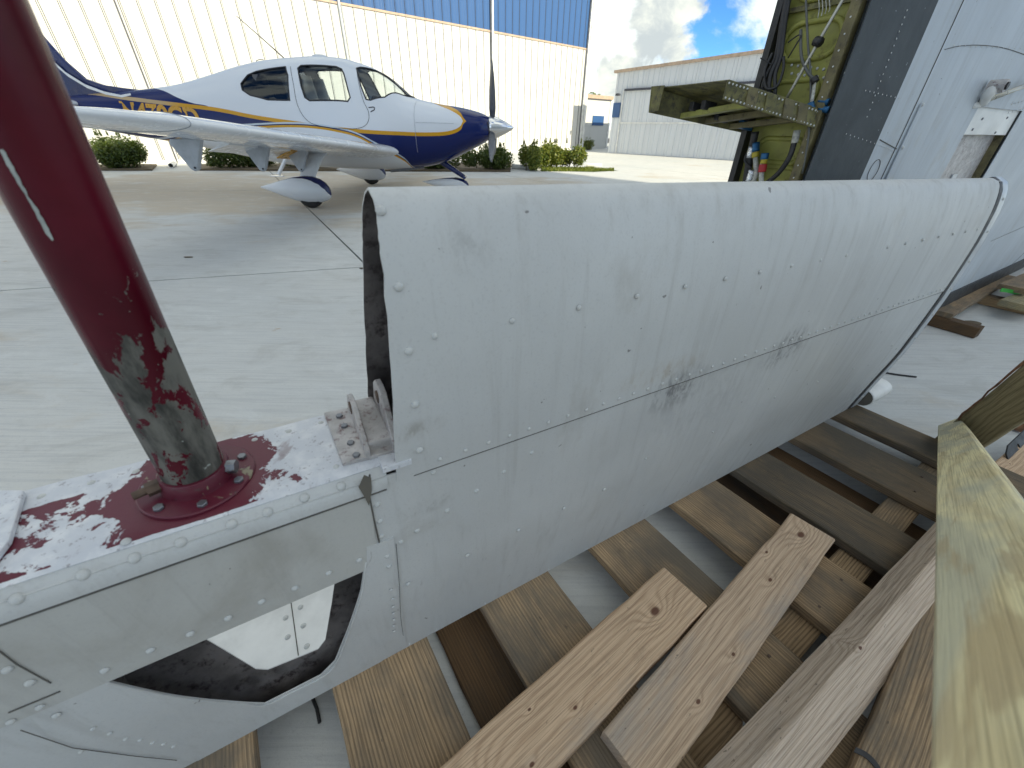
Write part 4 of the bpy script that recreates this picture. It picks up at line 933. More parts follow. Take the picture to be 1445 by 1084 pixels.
for x, y in ((542, 772), (545, 787), (549, 823), (552, 838), (553, 852), (555, 864), (556, 876), (557, 887), (558, 897), (64, 974), (86, 988), (24, 994), (135, 1012), (157, 1023), (178, 1037), (198, 1043), (215, 1052), (230, 1057), (244, 1064), (117, 1050)): rivet(*Epx(x, y, -.03), .0044 if x < 100 or y < 790 else .0034, .0028, dp)
for x, y in ((14, 936), (45, 956), (149, 941), (213, 913), (269, 890), (322, 868), (369, 845), (416, 826), (463, 805), (506, 787)): rivet(*Epx(x, y, -.045), .0050, .0025)
for x, y in ((24, 845), (117, 812), (190, 788), (255, 766), (327, 741), (378, 724), (430, 705), (482, 688)):
    u, v = Epx(x, y, -.049); v = max(-.592, min(-.570, v)); a_ = math.acos(max(-1, min(1, 1 - (v + .5995)/.027)))
    nr = -Nn*math.sin(a_) - C*math.cos(a_); inst('rivet', riv_me, cap, E(u, v, -.0245 - .029*math.sin(a_)) + nr*.0002, nr, .0060)
for x, y in ((4, 713), (60, 702), (130, 683), (193, 667), (360, 622), (408, 610), (453, 598), (178, 765), (475, 660)):
    u, w = Tpx(x, y); inst('rivet', riv_me, cap, E(u, -.6003, w), -C, .0050)
# right-hand end: closing rib, rubber seal, riveted edge strip
def endstrip(name, u0, u1, off, mat, par=None):
    pr = [(v, wk(v) + off) for v in np.linspace(-.01, -.93, 40)] + [(-.9395 - off, .012)] + [(v, wf(v) - off) for v in np.linspace(-.93, -.004, 44)]
    b = MB(); b.rings([[E(u0, v, w) for v, w in pr], [E(u1, v, w) for v, w in pr]], False, False); return obj(name, b, mat, par or elev, True, solid=.0015)
endstrip('end_seal', -.040, -.012, .0035, M['rubber']); es = endstrip('edge_strip', -.009, .046, .0045, M['strip_metal']); endstrip('edge_bead', .045, .05, .004, M['trim_dark'])
vs = np.linspace(-.938, -.002, 30); b = MB(); b.rings([[E(u, v, wf(v)) for v in vs] + [E(u, v, wk(v)) for v in vs[::-1]] for u in (.040, .046)]); obj('end_rib', b, M['paint'], elev)
for v in np.linspace(-.88, -.06, 9): inst('rivet', riv_me, es, E(.018, v, wf(v)-.0045), fn_n(0, v), .0055)
# little tip fitting at the lower right corner
b = MB(); rings = []
for u, k in ((.058, .94), (.06, 1), (.25, 1), (.254, .9)):
    rings.append([E(u + .0, -.040 + .042*k*math.sin(t), .020 + .066*k*math.copysign(abs(math.cos(t))**.7, math.cos(t))) for t in np.linspace(0, 2*math.pi, 20, endpoint=False)])
b.rings(rings); tf = obj('tip_fitting', b, M['trim_white'], elev, True, autos=40)
b = MB(); b.add([p + L*-.0008 for p in [E(.058, -.040 + .040*math.sin(t), .020 + .063*math.copysign(abs(math.cos(t))**.7, math.cos(t))) for t in np.linspace(0, 2*math.pi, 20, endpoint=False)]], [tuple(range(20))]); obj('tip_end', b, M['seam_dark'], tf)
# smudges rubbed along the seam
# torque tube on its flange
AX = -C/np.linalg.norm(C) - L*.036 - Nn*.032; AX /= np.linalg.norm(AX); a1 = L - AX*(L@AX); a1 /= np.linalg.norm(a1); a2 = np.cross(AX, a1)
def ring(c_, r_, n=40, ph=0): return [c_ + r_*(math.cos(t+ph)*a1 + math.sin(t+ph)*a2) for t in np.linspace(0, 2*math.pi, n, endpoint=False)]
FC = E(fcu, -.602, fcw); TR = .0318
tilt = AX*1.0
b = MB(); b.rings([ring(FC + AX*z, TR, 48) for z in [.002] + list(np.linspace(.03, 1.1, 30))]); tube = obj('torque_tube', b, M['tube'], elev, True, autos=50)
b = MB(); b.rings([ring(FC + AX*z, r_, 56) for z, r_ in ((0, .061), (.0045, .0615), (.006, .060), (.0065, .0385), (.012, .037), (.024, .0365), (.0265, .0350), (.0265, .0315))], True, False); fl = obj('flange', b, M['flange'], tube, True, autos=35)
bh = MB(); bh.rings([[np.array([r_*math.cos(t), r_*math.sin(t), z]) for t in np.linspace(0, 2*math.pi, 6, endpoint=False)] for r_, z in ((1, 0), (1, .55), (.85, .7))]); bolt_me = mesh('bolt', bh, M['bolt'])
for k in range(7):
    t = .35 + k*2*math.pi/7; inst('bolt', bolt_me, tube, FC + AX*.006 + .051*(math.cos(t)*a1 + math.sin(t)*a2), AX, .0056, k)
# clamp bolts through the collar
pl = a1*-.9 + a2*-.25; pl /= np.linalg.norm(pl)
for (x, y, dirv) in ((232, 690, None), (318, 652, None)): pass
s1 = FC + AX*.020 - a1*.033 - a2*.012
b = MB(); b.tube([s1, s1 - a1*.012 - a2*.004], .0085, 6); b.tube([s1 - a1*.012 - a2*.004, s1 - a1*.024 - a2*.008], .0050, 10); obj('clamp_bolt', b, M['bolt_brown'], tube)
s1 = FC + AX*.019 + a1*.034 - a2*.010
b = MB(); b.tube([s1, s1 + a1*.010 - a2*.003], .0085, 6); obj('clamp_bolt', b, M['bolt'], tube)
# paint scratch down the tube
def tube_px(x, y, r_=TR + .0006):
    o_ = EYE - FC; d = ray(x, y); o2 = o_ - AX*(o_@AX); d2 = d - AX*(d@AX); A = d2@d2; B = 2*(o2@d2); Cc = o2@o2 - r_*r_; D_ = B*B - 4*A*Cc
    return EYE + d*((-B - math.sqrt(max(D_, 0)))/(2*A))
rg = random.Random(9); b = MB(); rows = []
for k in range(26):
    t = k/25; x = 1 + 73*t; y = 212 + 128*t; w_ = (4.5 + 2*math.sin(t*9)) * (1 if t < .9 else (1.05-t)*7); rows.append([tube_px(x - w_*.5 + rg.gauss(0, .5), y), tube_px(x + w_*.6 + rg.gauss(0, .9), y - 1.5)])
b.rings(rows, False, False); obj('paint_scratch', b, M['primer_bare'], tube)
# hinge fitting beside the nose cut
hf = [Tpx(x, y) for x, y in ((458, 588), (484, 660), (562, 640), (535, 572))]
b = MB(); b.prism([E(u, -.602, w) for u, w in hf], -C*.006); hinge = obj('hinge_fitting', b, M['fitting'], elev, bevel=.001)
def lug(x0, y0, x1, y1, hgt, th=.005):
    (u0, w0), (u1, w1) = Tpx(x0, y0), Tpx(x1, y1); a = E(u0, -.607, w0); c_ = E(u1, -.607, w1); up_ = -C*hgt; d = c_ - a
    poly = [a, c_, c_ + up_*.25, a + d*.72 + up_*.62, a + d*.50 + up_*.95, a + d*.36 + up_, a + d*.18 + up_*.96, a + d*.06 + up_*.75]
    b = MB(); b.prism(poly, L*th); o = obj('lug', b, M['fitting'], hinge, bevel=.0012)
    cc = a + d*.30 + up_*.62; b = MB(); b.tube([cc - L*.0015, cc + L*(th+.0015)], .010, 16); obj('bushing', b, M['bolt_brown'], hinge, True, autos=40)
lug(491, 580, 517, 652, .040, .007); lug(528, 575, 556, 645, .062, .009)
b = MB(); (u0, w0), (u1, w1) = Tpx(508, 612), Tpx(540, 600); b.box(E((u0+u1)/2, -.612, (w0+w1)/2), L*.017, C*.010, Nn*.058); obj('web', b, M['fitting'], hinge, bevel=.003)
for x, y in ((479, 588), (486, 602), (495, 626), (503, 643)):
    u, w = Tpx(x, y, -.608); inst('bolt', bolt_me, hinge, E(u, -.608, w), -C, .0052, x)
(u0, w0) = Tpx(548, 640); b = MB(); b.box(E(u0+.004, -.60, .02), L*.02, C*.004, Nn*.075); obj('flange_tab', b, M['cap'], hinge)
# paint chips and sealant round the cut corner
b = MB(); pts = [Epx(x, y, -.053) for x, y in ((513, 668), (523, 672), (524, 690), (520, 712), (514, 700), (505, 685))]; b.add([E(u, v, -.0562) for u, v in pts], [tuple(range(6))]); orient(b, -Nn); obj('sealant', b, M['seam_dark'], elev)
# bracket plate at the far left of the cap
pp = [Tpx(x, y) for x, y in ((-60, 745), (-60, 700), (40, 700), (20, 770), (-40, 850))]
b = MB(); b.prism([E(u, -.6025, w) for u, w in pp], -C*.008); obj('end_bracket', b, M['cap'], elev, bevel=.0015)
pp = Tpx(82, 696); b = MB(); b.add([E(pp[0]+dx, -.6011, pp[1]+dy) for dx, dy in ((-.008, 0), (-.002, .004), (.006, .005), (.004, -.002), (-.003, -.004))], [(0, 1, 2, 3, 4)]); obj('puncture', b, M['black'], cap)
# a second white skin lying behind, seen through the hole
sk = thing('wing_skin', on_z(370, 870, .10), 'bright white riveted skin panel lying on the ground behind the elevator, seen through its hole', 'panel')
cs = [on_z(x, y, .12) for x, y in ((190, 905), (420, 740), (540, 790), (478, 935), (380, 975))]
b = MB(); b.prism(cs, UP*.012); obj('sheet', b, M['trim_white'], sk, bevel=.003)
for x, y in ((424, 857), (403, 872), (428, 883), (406, 899), (433, 912), (420, 840)): inst('rivet', riv_me, sk, on_z(x, y, .132), UP, .007)
b = MB(); b.tube([on_z(409, 838, .1325), on_z(421, 925, .1325)], .0012, 6); obj('seam', b, M['seam'], sk)
for x, y in ((200, 900), (600, 810)):
    q = on_z(x, y, .12)
b = MB(); qq = sum(cs[:3])/3; b.box(qq - UP*.065 , L*.08, np.array([-L[1], L[0], 0])*.04, UP*.055); obj('support_block', b, M['wood_dark'], sk)

# ================================================================== UPRIGHT WHITE TAIL SECTION ON THE RIGHT, ROOT RIB OPEN
JL = az(58.5); JN = np.array([-JL[1], JL[0], 0]); JA = on_z(1310, 440, .12)
def Jw(s, z, d=0.0): return JA*np.array([1, 1, 0]) + JL*s + JN*d + UP*z
def J(x, y, d=0.0):
    q = on_plane(x, y, JA + JN*d, JN); return (q - JA)@JL, q[2]
jet = thing('tail_section', Jw(1.0, 0, .1), 'large white jet tail section standing upright with its green primed root end open', 'aircraft section')
sC = J(1127, 252)[0]; sG = J(1205, 252)[0]; sW = (J(1255, 215)[0] + J(1345, 0)[0])/2; ZTOP = 2.6; TH = .235
# skin in three strips, slightly bowed; the corner rolls over towards the rib
bow = lambda z: -.02*math.sin(min(max((z-.12)/2.4, 0), 1)*math.pi)
def strip(name, s0, s1, z0, z1, off, mat, n=10, m_=16):
    b = MB(); b.rings([[Jw(s, z, off + bow(z)) for s in np.linspace(s0, s1, n)] for z in np.linspace(z0, z1, m_)], False, False)
    orient(b, -JN); return obj(name, b, mat, jet, True, solid=.003)
ch0, ch1 = J(1320, 250)[0], J(1381, 250)[0]; zc0, zc1 = .55, J(1366, 150)[1]
strip('grey_band', sC, sG, .6, ZTOP, -.002, M['stripped'], 8)
strip('white_band', sG + .002, sW - .002, .5, ZTOP, 0, M['paint_jet'], 6)
b = patch([(sW + .002, .16), (3.4, .16), (3.4, ZTOP), (sW + .002, ZTOP)], [[(ch0, zc0), (ch1, zc0), (ch1, zc1), (ch0, zc1)]], lambda s, z: Jw(s, z, bow(z)), .12, .12)
skin = obj('skin', orient(b, -JN), M['paint_jet'], jet, True, solid=.003)
b = MB(); b.box(Jw(3.4/2 - .2, .165, .016), JL*1.9, JN*.03, UP*.055); obj('rubber_seal', b, M['rubber'], jet)
b = MB(); b.box(Jw((sC+3.4)/2, 1.4, TH), JL*(3.4-sC)/2, JN*.003, UP*1.2); obj('far_skin', b, M['paint_jet'], jet)
b = MB(); b.box(Jw(3.4, 1.4, TH/2), JL*.003, JN*TH*.48, UP*1.2); obj('end_rib', b, M['paint_jet'], jet)
def jseam(pts, r=.0016, off=-.001, mat='seam'):
    b = MB(); b.tube([Jw(s, z, off + bow(z)) for s, z in pts], r, 6); return obj('seam', b, M[mat], skin)
jseam([(sW, z) for z in np.linspace(.6, ZTOP, 12)], .0013)
cpts = [J(x, y) for x, y in ((1322, 71), (1345, 66), (1372, 65), (1402, 68), (1430, 76), (1460, 88))]; jseam([(p[0], p[1]) for p in catmull([(*p, 0) for p in cpts], 6)], .001)
jseam([J(1232, 197), J(1256, 210)], .0014); jseam([J(1395, 340), J(1445, 318)], .001); jseam([J(1415, 385), J(1445, 356)], .001)
circ = J(1224, 240); jseam([(circ[0] + .035*math.cos(t), circ[1] + .035*math.sin(t)) for t in np.linspace(0, 6.3, 24)], .001)
# slim cover strip with its screws
a_, c_ = J(1290, 148), J(1252, 218); sm = (a_[0] + c_[0])/2
b = MB(); b.box(Jw(sm + .012, (a_[1]+.75)/2, -.004 + bow(1.1)), JL*.010, JN*.003, UP*(a_[1]-.75)/2); cs_ = obj('cover_strip', b, M['paint_jet'], jet, bevel=.002)
for y in (148, 208): q = J(1290 if y == 148 else 1260, y); inst('screw', riv_me, cs_, Jw(sm+.012, q[1], -.007 + bow(1.1)), -JN, .007)
# recessed track with a bracket, lever and rod
b = MB(); b.box(Jw((ch0+ch1)/2, (zc0+zc1)/2, .028), JL*(ch1-ch0)/2, JN*.002, UP*(zc1-zc0)/2); tk = obj('track_floor', b, M['fitting'], jet)
for s in (ch0, ch1): 
    b = MB(); b.box(Jw(s, (zc0+zc1)/2, .012), JL*.004, JN*.018, UP*(zc1-zc0)/2); obj('track_wall', b, M['zinc_brown'], jet)
b = MB(); b.box(Jw((ch0+ch1)/2 + .015, .98, .022), JL*.03, JN*.003, UP*.05); b.box(Jw((ch0+ch1)/2 - .02, .92, .022), JL*.04, JN*.003, UP*.03); obj('track_patch', b, M['strip_metal'], tk)
p1 = [J(x, y) for x, y in ((1353, 172), (1401, 170), (1415, 139), (1367, 145))]; sa = (ch0+ch1)/2
b = MB(); b.box(Jw(sa, zc1 - .045, -.006), JL*(ch1-ch0)*.5, JN*.004, UP*.055); br = obj('track_bracket', b, M['trim_white'], jet, bevel=.002)
for (ds, dz) in ((-.25, -.01), (.28, 0), (-.33, -.05), (.2, -.06)): inst('screw', riv_me, br, Jw(sa + ds*(ch1-ch0), zc1 - .03 + dz, -.0102), -JN, .0055).data = bpy.data.meshes['bolt']
q = J(1404, 122, -.05); qb = J(1382, 146, -.02)
b = MB(); b.tube(catmull([Jw(qb[0]-.05, qb[1]-.01, -.012), Jw(qb[0], qb[1], -.03), Jw(q[0]-.01, q[1]-.03, -.045), Jw(q[0], q[1], -.05)], 5), [.012]*5 + [.016]*5 + [.02]*5 + [.023], 12); lv = obj('lever', b, M['trim_white'], jet, True)
b = MB(); b.tube([Jw(q[0], q[1], -.03), Jw(q[0], q[1], -.082)], .022, 18); obj('boot', b, M['fitting'], lv, True, autos=40); b = MB(); b.tube([Jw(q[0], q[1], -.08), Jw(q[0], q[1], -.088)], .013, 14); obj('bolt', b, M['rubber'], lv)
q2 = J(1470, 112, -.06); b = MB(); b.tube([Jw(qb[0]+.02, qb[1]+.012, -.035), Jw(q2[0], q2[1], -.06)], .009, 12); obj('push_rod', b, M['steel_rod'], jet, True)
# rows of flush rivets
def jrow(x0, y0, x1, y1, n, r=.0024, off=-.003):
    for k in range(n):
        t = (k + .5)/n; s, z = J(x0 + (x1-x0)*t, y0 + (y1-y0)*t); inst('rivet', riv_me, skin, Jw(s, z, off + bow(z)), -JN, r)
jrow(1268, 12, 1210, 170, 16); jrow(1206, 128, 1260, 140, 9, .0022); jrow(1180, 188, 1232, 205, 9, .0022); jrow(1330, 66, 1440, 70, 14, .0025); jrow(1232, 205, 1252, 213, 5, .0025)
jrow(1415, 148, 1445, 140, 6, .004); jrow(1410, 160, 1445, 150, 6, .004)
# --- open root rib: green primed web with pressed beads
RS = sC + .03
def Rb(x, y, s=RS):
    q = on_plane(x, y, Jw(s, 0, 0), JL); return (q - JA)@JN, q[2]
def Rw(d, z, s=RS): return Jw(s, z, d)
b = MB(); zs = np.linspace(.7, ZTOP, 20); b.rings([[Rw(d, z, RS + .004*math.sin(z*9)) for d in np.linspace(.012, TH-.012, 6)] for z in zs], False, False); orient(b, -JL); web = obj('rib_web', b, M['zinc'], jet, True, solid=.002)
def bead(pts, r=.008):
    P = [Rw(d, z, RS - .002) for d, z in pts]; b = MB(); b.tube(P + [P[0]], r, 8); obj('bead', b, M['zinc'], web, True)
def stadium(d0, d1, z0, z1, rr, n=6):
    out = []
    for (cx, cz, a0) in ((d1-rr, z1-rr, 0), (d0+rr, z1-rr, 90), (d0+rr, z0+rr, 180), (d1-rr, z0+rr, 270)): out += [(cx + rr*math.cos(R(a0 + 90*k/n)), cz + rr*math.sin(R(a0+90*k/n))) for k in range(n+1)]
    return out
zA, zB_ = Rb(1150, 82)[1], Rb(1160, 28)[1]
bead(stadium(.035, .20, zA, zB_, .045)); bead(stadium(.03, .20, zB_ + .05, zB_ + .30, .045)); bead(stadium(.05, .19, Rb(1140, 150)[1], Rb(1150, 112)[1], .03)); bead(stadium(.03, .18, Rb(1105, 230)[1], Rb(1110, 196)[1], .03)); bead(stadium(.03, .18, Rb(1100, 262)[1]-.1, Rb(1105, 236)[1], .02))
z_ = Rb(1150, 22)[1]; b = MB(); b.box(Rw(TH/2, z_ + .02, RS - .006), JN*TH*.45, JL*.006, UP*.006); obj('stiffener', b, M['zinc_dirty'], jet)
for (y0, k0) in ((92, 0), (104, 1)):
    for k in range(8):
        d, z = Rb(1118 + k*9, y0 + k*1.2); inst('rivet', riv_me, web, Rw(max(.02, min(.21, d)), z, RS-.003), -JL, .004)
# frame flanges along the rib
b = MB(); b.box(Rw(.012, 1.55, RS - .022), JN*.014, JL*.016, UP*1.0); fr = obj('frame_flange', b, M['zinc_brown'], jet, bevel=.003)
for k in range(34): inst('rivet', riv_me, fr, Rw(.012, .9 + k*.035, RS - .038), -JL, .0024)
b = MB(); b.box(Rw(TH - .008, 1.55, RS - .015), JN*.010, JL*.02, UP*1.0); obj('frame_flange', b, M['black'], jet)
# --- stub structure sticking out of the rib
jd = [np.linalg.norm((Rw(.01, 1.3) - EYE))]
A1, A0 = at(1152, 153, 1.69), at(1149, 182, 1.69); B1, B0 = at(1026, 113, 1.50), at(1019, 141, 1.50)
C1, C0 = at(919, 122, 1.72), at(915, 159, 1.72); D1_, D0 = at(1072, 172, 1.84), at(1068, 192, 1.84)
def plate(pts, th, mat, name, par, nrm=None):
    p = [np.array(q) for q in pts]; n_ = np.cross(p[1]-p[0], p[2]-p[0]); n_ /= np.linalg.norm(n_)
    b = MB(); b.prism(p, n_*th); return obj(name, b, mat, par, bevel=.0012)
fb = plate([B0, A0, A1, B1], .004, M['zinc_dirty'], 'stub_beam', jet)
ex = (A1 - B1)/np.linalg.norm(A1 - B1)
for k in range(26):
    t = (k+.5)/26
    for (lo, hi, f) in ((B1, A1, .12), (B0, A0, .14)):
        p = lo + (hi-lo)*t; oth = (B0 if lo is B1 else B1) + ((A0 if lo is B1 else A1) - (B0 if lo is B1 else B1))*t
        nf = np.cross(A0-B0, B1-B0); nf /= np.linalg.norm(nf); nf = nf if nf@(EYE-p) > 0 else -nf
        inst('rivet', riv_me, fb, p + (oth-p)*f + nf*.0045, nf, .0028)
for t in (.22, .42, .62, .78): 
    p0_, p1_ = B0 + (A0-B0)*t, B1 + (A1-B1)*t; plate([p0_, p0_ + ex*.035, p1_ + ex*.035, p1_], .0065, M['zinc_brown'] if t != .42 else M['zinc_dirty'], 'splice_plate', fb)
plate([C0, D0, D1_, C1], .006, M['zinc_dirty'], 'rear_beam', jet)
plate([B1 + (A1-B1)*.02, A1, D1_, C1 + (D1_-C1)*.06], .003, M['zinc_dirty'], 'top_web', jet); plate([C0, C1, C1 + (B1-C1)*.20, C0 + (B0-C0)*.16], .004, M['zinc_dirty'], 'end_flange', jet)
for (t, w_) in ((.30, .012), (.55, .014), (.80, .014)):
    p, q_ = B0 + (A0-B0)*t, C0 + (D0-C0)*(t*.9 + .05); b = MB(); d = q_-p; n_ = np.cross(d, UP); n_ /= np.linalg.norm(n_); b.box((p+q_)/2 + UP*.012, d/2, n_*.018, UP*.008); obj('stub_rib', b, M['zinc'] if w_ < .013 else M['zinc_brown'], jet, bevel=.002)
for (x, y, dd) in ((983, 152, 1.70), (1018, 166, 1.74), (1052, 177, 1.78), (1000, 150, 1.66)):
    b = MB(); c_ = at(x, y, dd); b.box(c_, ex*.022, UP*.012, np.cross(ex, UP)*.012); obj('clip', b, M['fit_blue'] if x == 1052 else M['black'], jet, bevel=.003)
# --- cables, hoses and rods hanging on the rib
def hose(name, pts, r, mat, dist=None, par=None, n=8):
    P = [Rw(max(-.08, min(TH+.05, Rb(x, y, RS-o_)[0])), Rb(x, y, RS-o_)[1], RS - o_) for x, y, o_ in pts]
    b = MB(); b.tube(catmull(P, 5), r, n); return obj(name, b, M[mat], par or jet, True)
for k, dx in enumerate((0, 3, -3)):
    hose('cable', [(1112+dx, -10, .03), (1104+dx, 40, .03), (1098+dx*1.4, 80, .035), (1088+dx*2, 105, .04), (1085+dx*3, 125, .045), (1090+dx, 138, .04)], .007 - .0012*k, 'black')
hose('cable', [(1090, 75, .04), (1079, 100, .05), (1081, 124, .055), (1096, 122, .05), (1105, 100, .04), (1106, 80, .04)], .004, 'black')
for (x0, y0, x1, y1) in ((1090, 92, 1073, 82), (1084, 118, 1076, 107), (1083, 120, 1068, 128)): hose('stub_wire', [(x0, y0, .04), ((x0+x1)/2, (y0+y1)/2, .05), (x1, y1, .06)], .0018, 'black')
hose('control_rod', [(1191, -3, .03), (1150, 68, .035), (1109, 141, .04)], .0045, 'steel_rod'); hose('rod_clamp', [(1151, 58, .035), (1158, 60, .04)], .012, 'black')
hose('cable', [(1137, -5, .03), (1140, 60, .035), (1144, 110, .04), (1143, 160, .045), (1140, 200, .04), (1132, 245, .03)], .003, 'cable_grey')
hose('cable', [(1130, 42, .03), (1131, 80, .035), (1140, 102, .04), (1149, 112, .04)], .004, 'cable_grey'); hose('connector', [(1148, 110, .045), (1151, 116, .045)], .010, 'black'); hose('cable', [(1150, 114, .04), (1147, 135, .045), (1144, 152, .045)], .0045, 'hose_white')
hose('connector', [(1143, 146, .05), (1145, 155, .05)], .011, 'fit_blue'); hose('cable', [(1112, 82, .03), (1124, 62, .035), (1130, 52, .035), (1126, 50, .03), (1112, 60, .03)], .002, 'black')
for y in (143, 154): hose('stud', [(1156, y, .03), (1169, y + 1, .03)], .009, 'fit_blue')
for k in range(4): hose('string', [(1155 + k*5, -4, .02), (1156 + k*5, 12, .02), (1154 + k*5, 26 - k*3, .02)], .0012, 'hose_white')
hose('hose', [(1077, 262, .04), (1098, 245, .045), (1114, 222, .045), (1121, 200, .04), (1124, 188, .04)], .008, 'black'); hose('hose_fitting', [(1121, 202, .04), (1125, 184, .04)], .010, 'hose_white')
hose('hose', [(1061, 262, .04), (1067, 245, .045), (1066, 222, .045), (1067, 206, .04)], .008, 'hose_white'); hose('connector', [(1066, 214, .048), (1067, 202, .045)], .012, 'fit_blue'); hose('tag', [(1066, 222, .05), (1066, 215, .05)], .011, 'fit_yellow')
hose('hose', [(1074, 262, .05), (1075, 240, .05), (1078, 222, .05)], .008, 'hose_white'); hose('red_sleeve', [(1075, 243, .052), (1077, 232, .052)], .0125, 'fit_red'); hose('tag', [(1077, 231, .052), (1079, 224, .052)], .0105, 'fit_yellow'); hose('connector', [(1078, 225, .052), (1080, 216, .052)], .0125, 'fit_blue')
hose('cable', [(1052, 262, .03), (1056, 236, .035), (1062, 205, .035), (1066, 186, .035)], .012, 'black'); hose('cable', [(1060, 238, .05), (1051, 226, .055), (1058, 212, .05), (1066, 205, .05)], .004, 'black')
for y in (215, 248): hose('foil_wrap', [(1057, y + 8, .045), (1062, y - 8, .045)], .012, 'foil')

# ================================================================== PALLET, LOOSE LUMBER AND DUNNAGE
def board(name, p, d, ln, wd, th, mat, parent=None, nrm=(0, 0, 1), bev=.003, label=None, cat=None, group=None, warp=0.0, ragged=0.0, seed=0, jit=1.0):
    """one sawn board: p = middle of its top face, d = grain direction, local x along the grain"""
    rgb = random.Random(seed); d = np.array(d, float); d /= np.linalg.norm(d); z = np.array(nrm, float); z -= d*(z@d); z /= np.linalg.norm(z); y = np.cross(z, d)
    n = 14; rings = []
    for i in range(n + 1):
        x = -ln/2 + ln*i/n; k = rgb.gauss(0, 1)*.0012*jit; j = rgb.gauss(0, 1)*.0008*jit; h_ = warp*math.sin(i/n*math.pi)
        r_ = []
        c = .004
        for (yy, zz) in ((-wd/2 + c, 0), (wd/2 - c, 0), (wd/2, -c), (wd/2, -th + c), (wd/2 - c, -th), (-wd/2 + c, -th), (-wd/2, -th + c), (-wd/2, -c)):
            ex_ = rgb.gauss(0, ragged) if i in (0, n) else 0
            r_.append((x + ex_, yy + (k if yy > 0 else j), zz + h_))
        rings.append(r_)
    mb = MB(); mb.rings(rings); mb.f = [f[::-1] for f in mb.f]
    o = link(name, mesh(name, mb, mat), parent)
    m = Matrix((d, y, z)).transposed().to_4x4(); m.translation = Vector(np.asarray(p) - (base(parent) if parent is not None else 0)); o.matrix_local = m
    if label: tag(o, label, cat, group)
    return o
BE, BF = az(56.5), az(-33.5)                       # across and along the deck boards
def bp(s, t, z): return BE*s + BF*t + UP*z
DZ = .13
pal = thing('pallet', bp(1.0, .1, 0), 'weathered wooden pallet on the ground under the white elevator', 'pallet')
for k, (s0, s1, t0, t1, mt) in enumerate(((-.49, -.28, -.6, .86, 'wood_deck'), (-.124, .100, -.6, .86, 'wood_deck'), (.250, .462, -.62, .84, 'wood_deck'), (.622, .842, -.6, .85, 'wood_deck'), (.975, 1.195, -.62, .84, 'wood_deck'),
                                       (1.300, 1.500, -.6, .83, 'wood_grey'), (1.690, 1.915, -.62, .80, 'wood_grey'), (2.02, 2.19, -.6, .62, 'wood_grey'))):
    board('deck_board', bp((s0+s1)/2, (t0+t1)/2, DZ - .001*(k % 3)), BF, t1-t0, s1-s0, .036, M[mt], pal, warp=.003*((k % 3)-1), seed=k, ragged=.003)
for k, t in enumerate((-.50, .03, .74)):
    board('stringer', bp(.87, t, DZ - .040), BE, 2.66, .09, .075, M['wood_deck'], pal, seed=20+k)
for k, s in enumerate((-.02, .16, 1.23, 1.50)):
    board('bottom_board', bp(s*1.09 + .03, .12, .020), BF, 1.42, .135, .018, M['wood_dark'], pal, seed=30+k)
nl = MB(); nl.rings([[np.array([r_*math.cos(t), r_*math.sin(t), z]) for t in np.linspace(0, 2*math.pi, 8, endpoint=False)] for r_, z in ((1, -.3), (1, .12), (.7, .25))]); nail_me = mesh('nail', nl, M['bolt_brown'])
rg = random.Random(8)
for s_ in (-.012, .356, .732, 1.085, 1.40, 1.80, 2.105):
    for t in (-.50, .03, .74):
        for k in (-1, 1): inst('nail', nail_me, pal, bp(s_ + k*.06 + rg.gauss(0, .008), t + rg.gauss(0, .012), DZ - .0005), UP, .004)
# loose lumber on the deck
def loose(name, far_l, far_r, az_, ln, z, mat, label, th=.038, wd=None, seed=0):
    a, c_ = on_z(*far_l, z), on_z(*far_r, z); d = az(az_); y = np.array([-d[1], d[0], 0])
    mid = (a + c_)/2; w_ = abs((a - c_)@y) if wd is None else wd
    return board(name, mid - d*ln/2, d, ln, w_, th, mat, None, label=label, cat='plank', group='loose lumber lying on the pallet', seed=seed, ragged=.001)
loose('plank', (935, 800), (998, 855), 53.0, 1.05, DZ+.0395, M['wood_plank_a'], 'loose tan plank with dark knots nearest the elevator edge', seed=41)
loose('plank', (1115, 725), (1180, 760), 51.8, .90, DZ+.041, M['wood_plank_b'], 'loose tan plank with ink marks on its end, second from the elevator', seed=42)
pkb = bpy.context.scene.objects['plank.001']
def mark(pts, name='ink_mark', mt='black'):
    b = MB(); q = [on_z(x, y, DZ + .0422) - np.array(pkb.location) for x, y in pts]; mi_ = pkb.matrix_local.to_3x3().inverted()
    b.add([tuple(mi_ @ Vector(p)) for p in q], [tuple(range(len(q)))])
    link(name, mesh(name, b, M[mt]), pkb)
for (x, y) in ((868, 1016), (873, 1010), (880, 1007), (886, 1000), (876, 1020), (890, 993)): mark([(x, y), (x+3, y-2), (x+6, y+4), (x+2, y+6)])
mark([(944, 938), (950, 935), (956, 950), (972, 985), (998, 1022), (992, 1034), (972, 1000), (954, 965)], 'paint_smear', 'cable_grey')
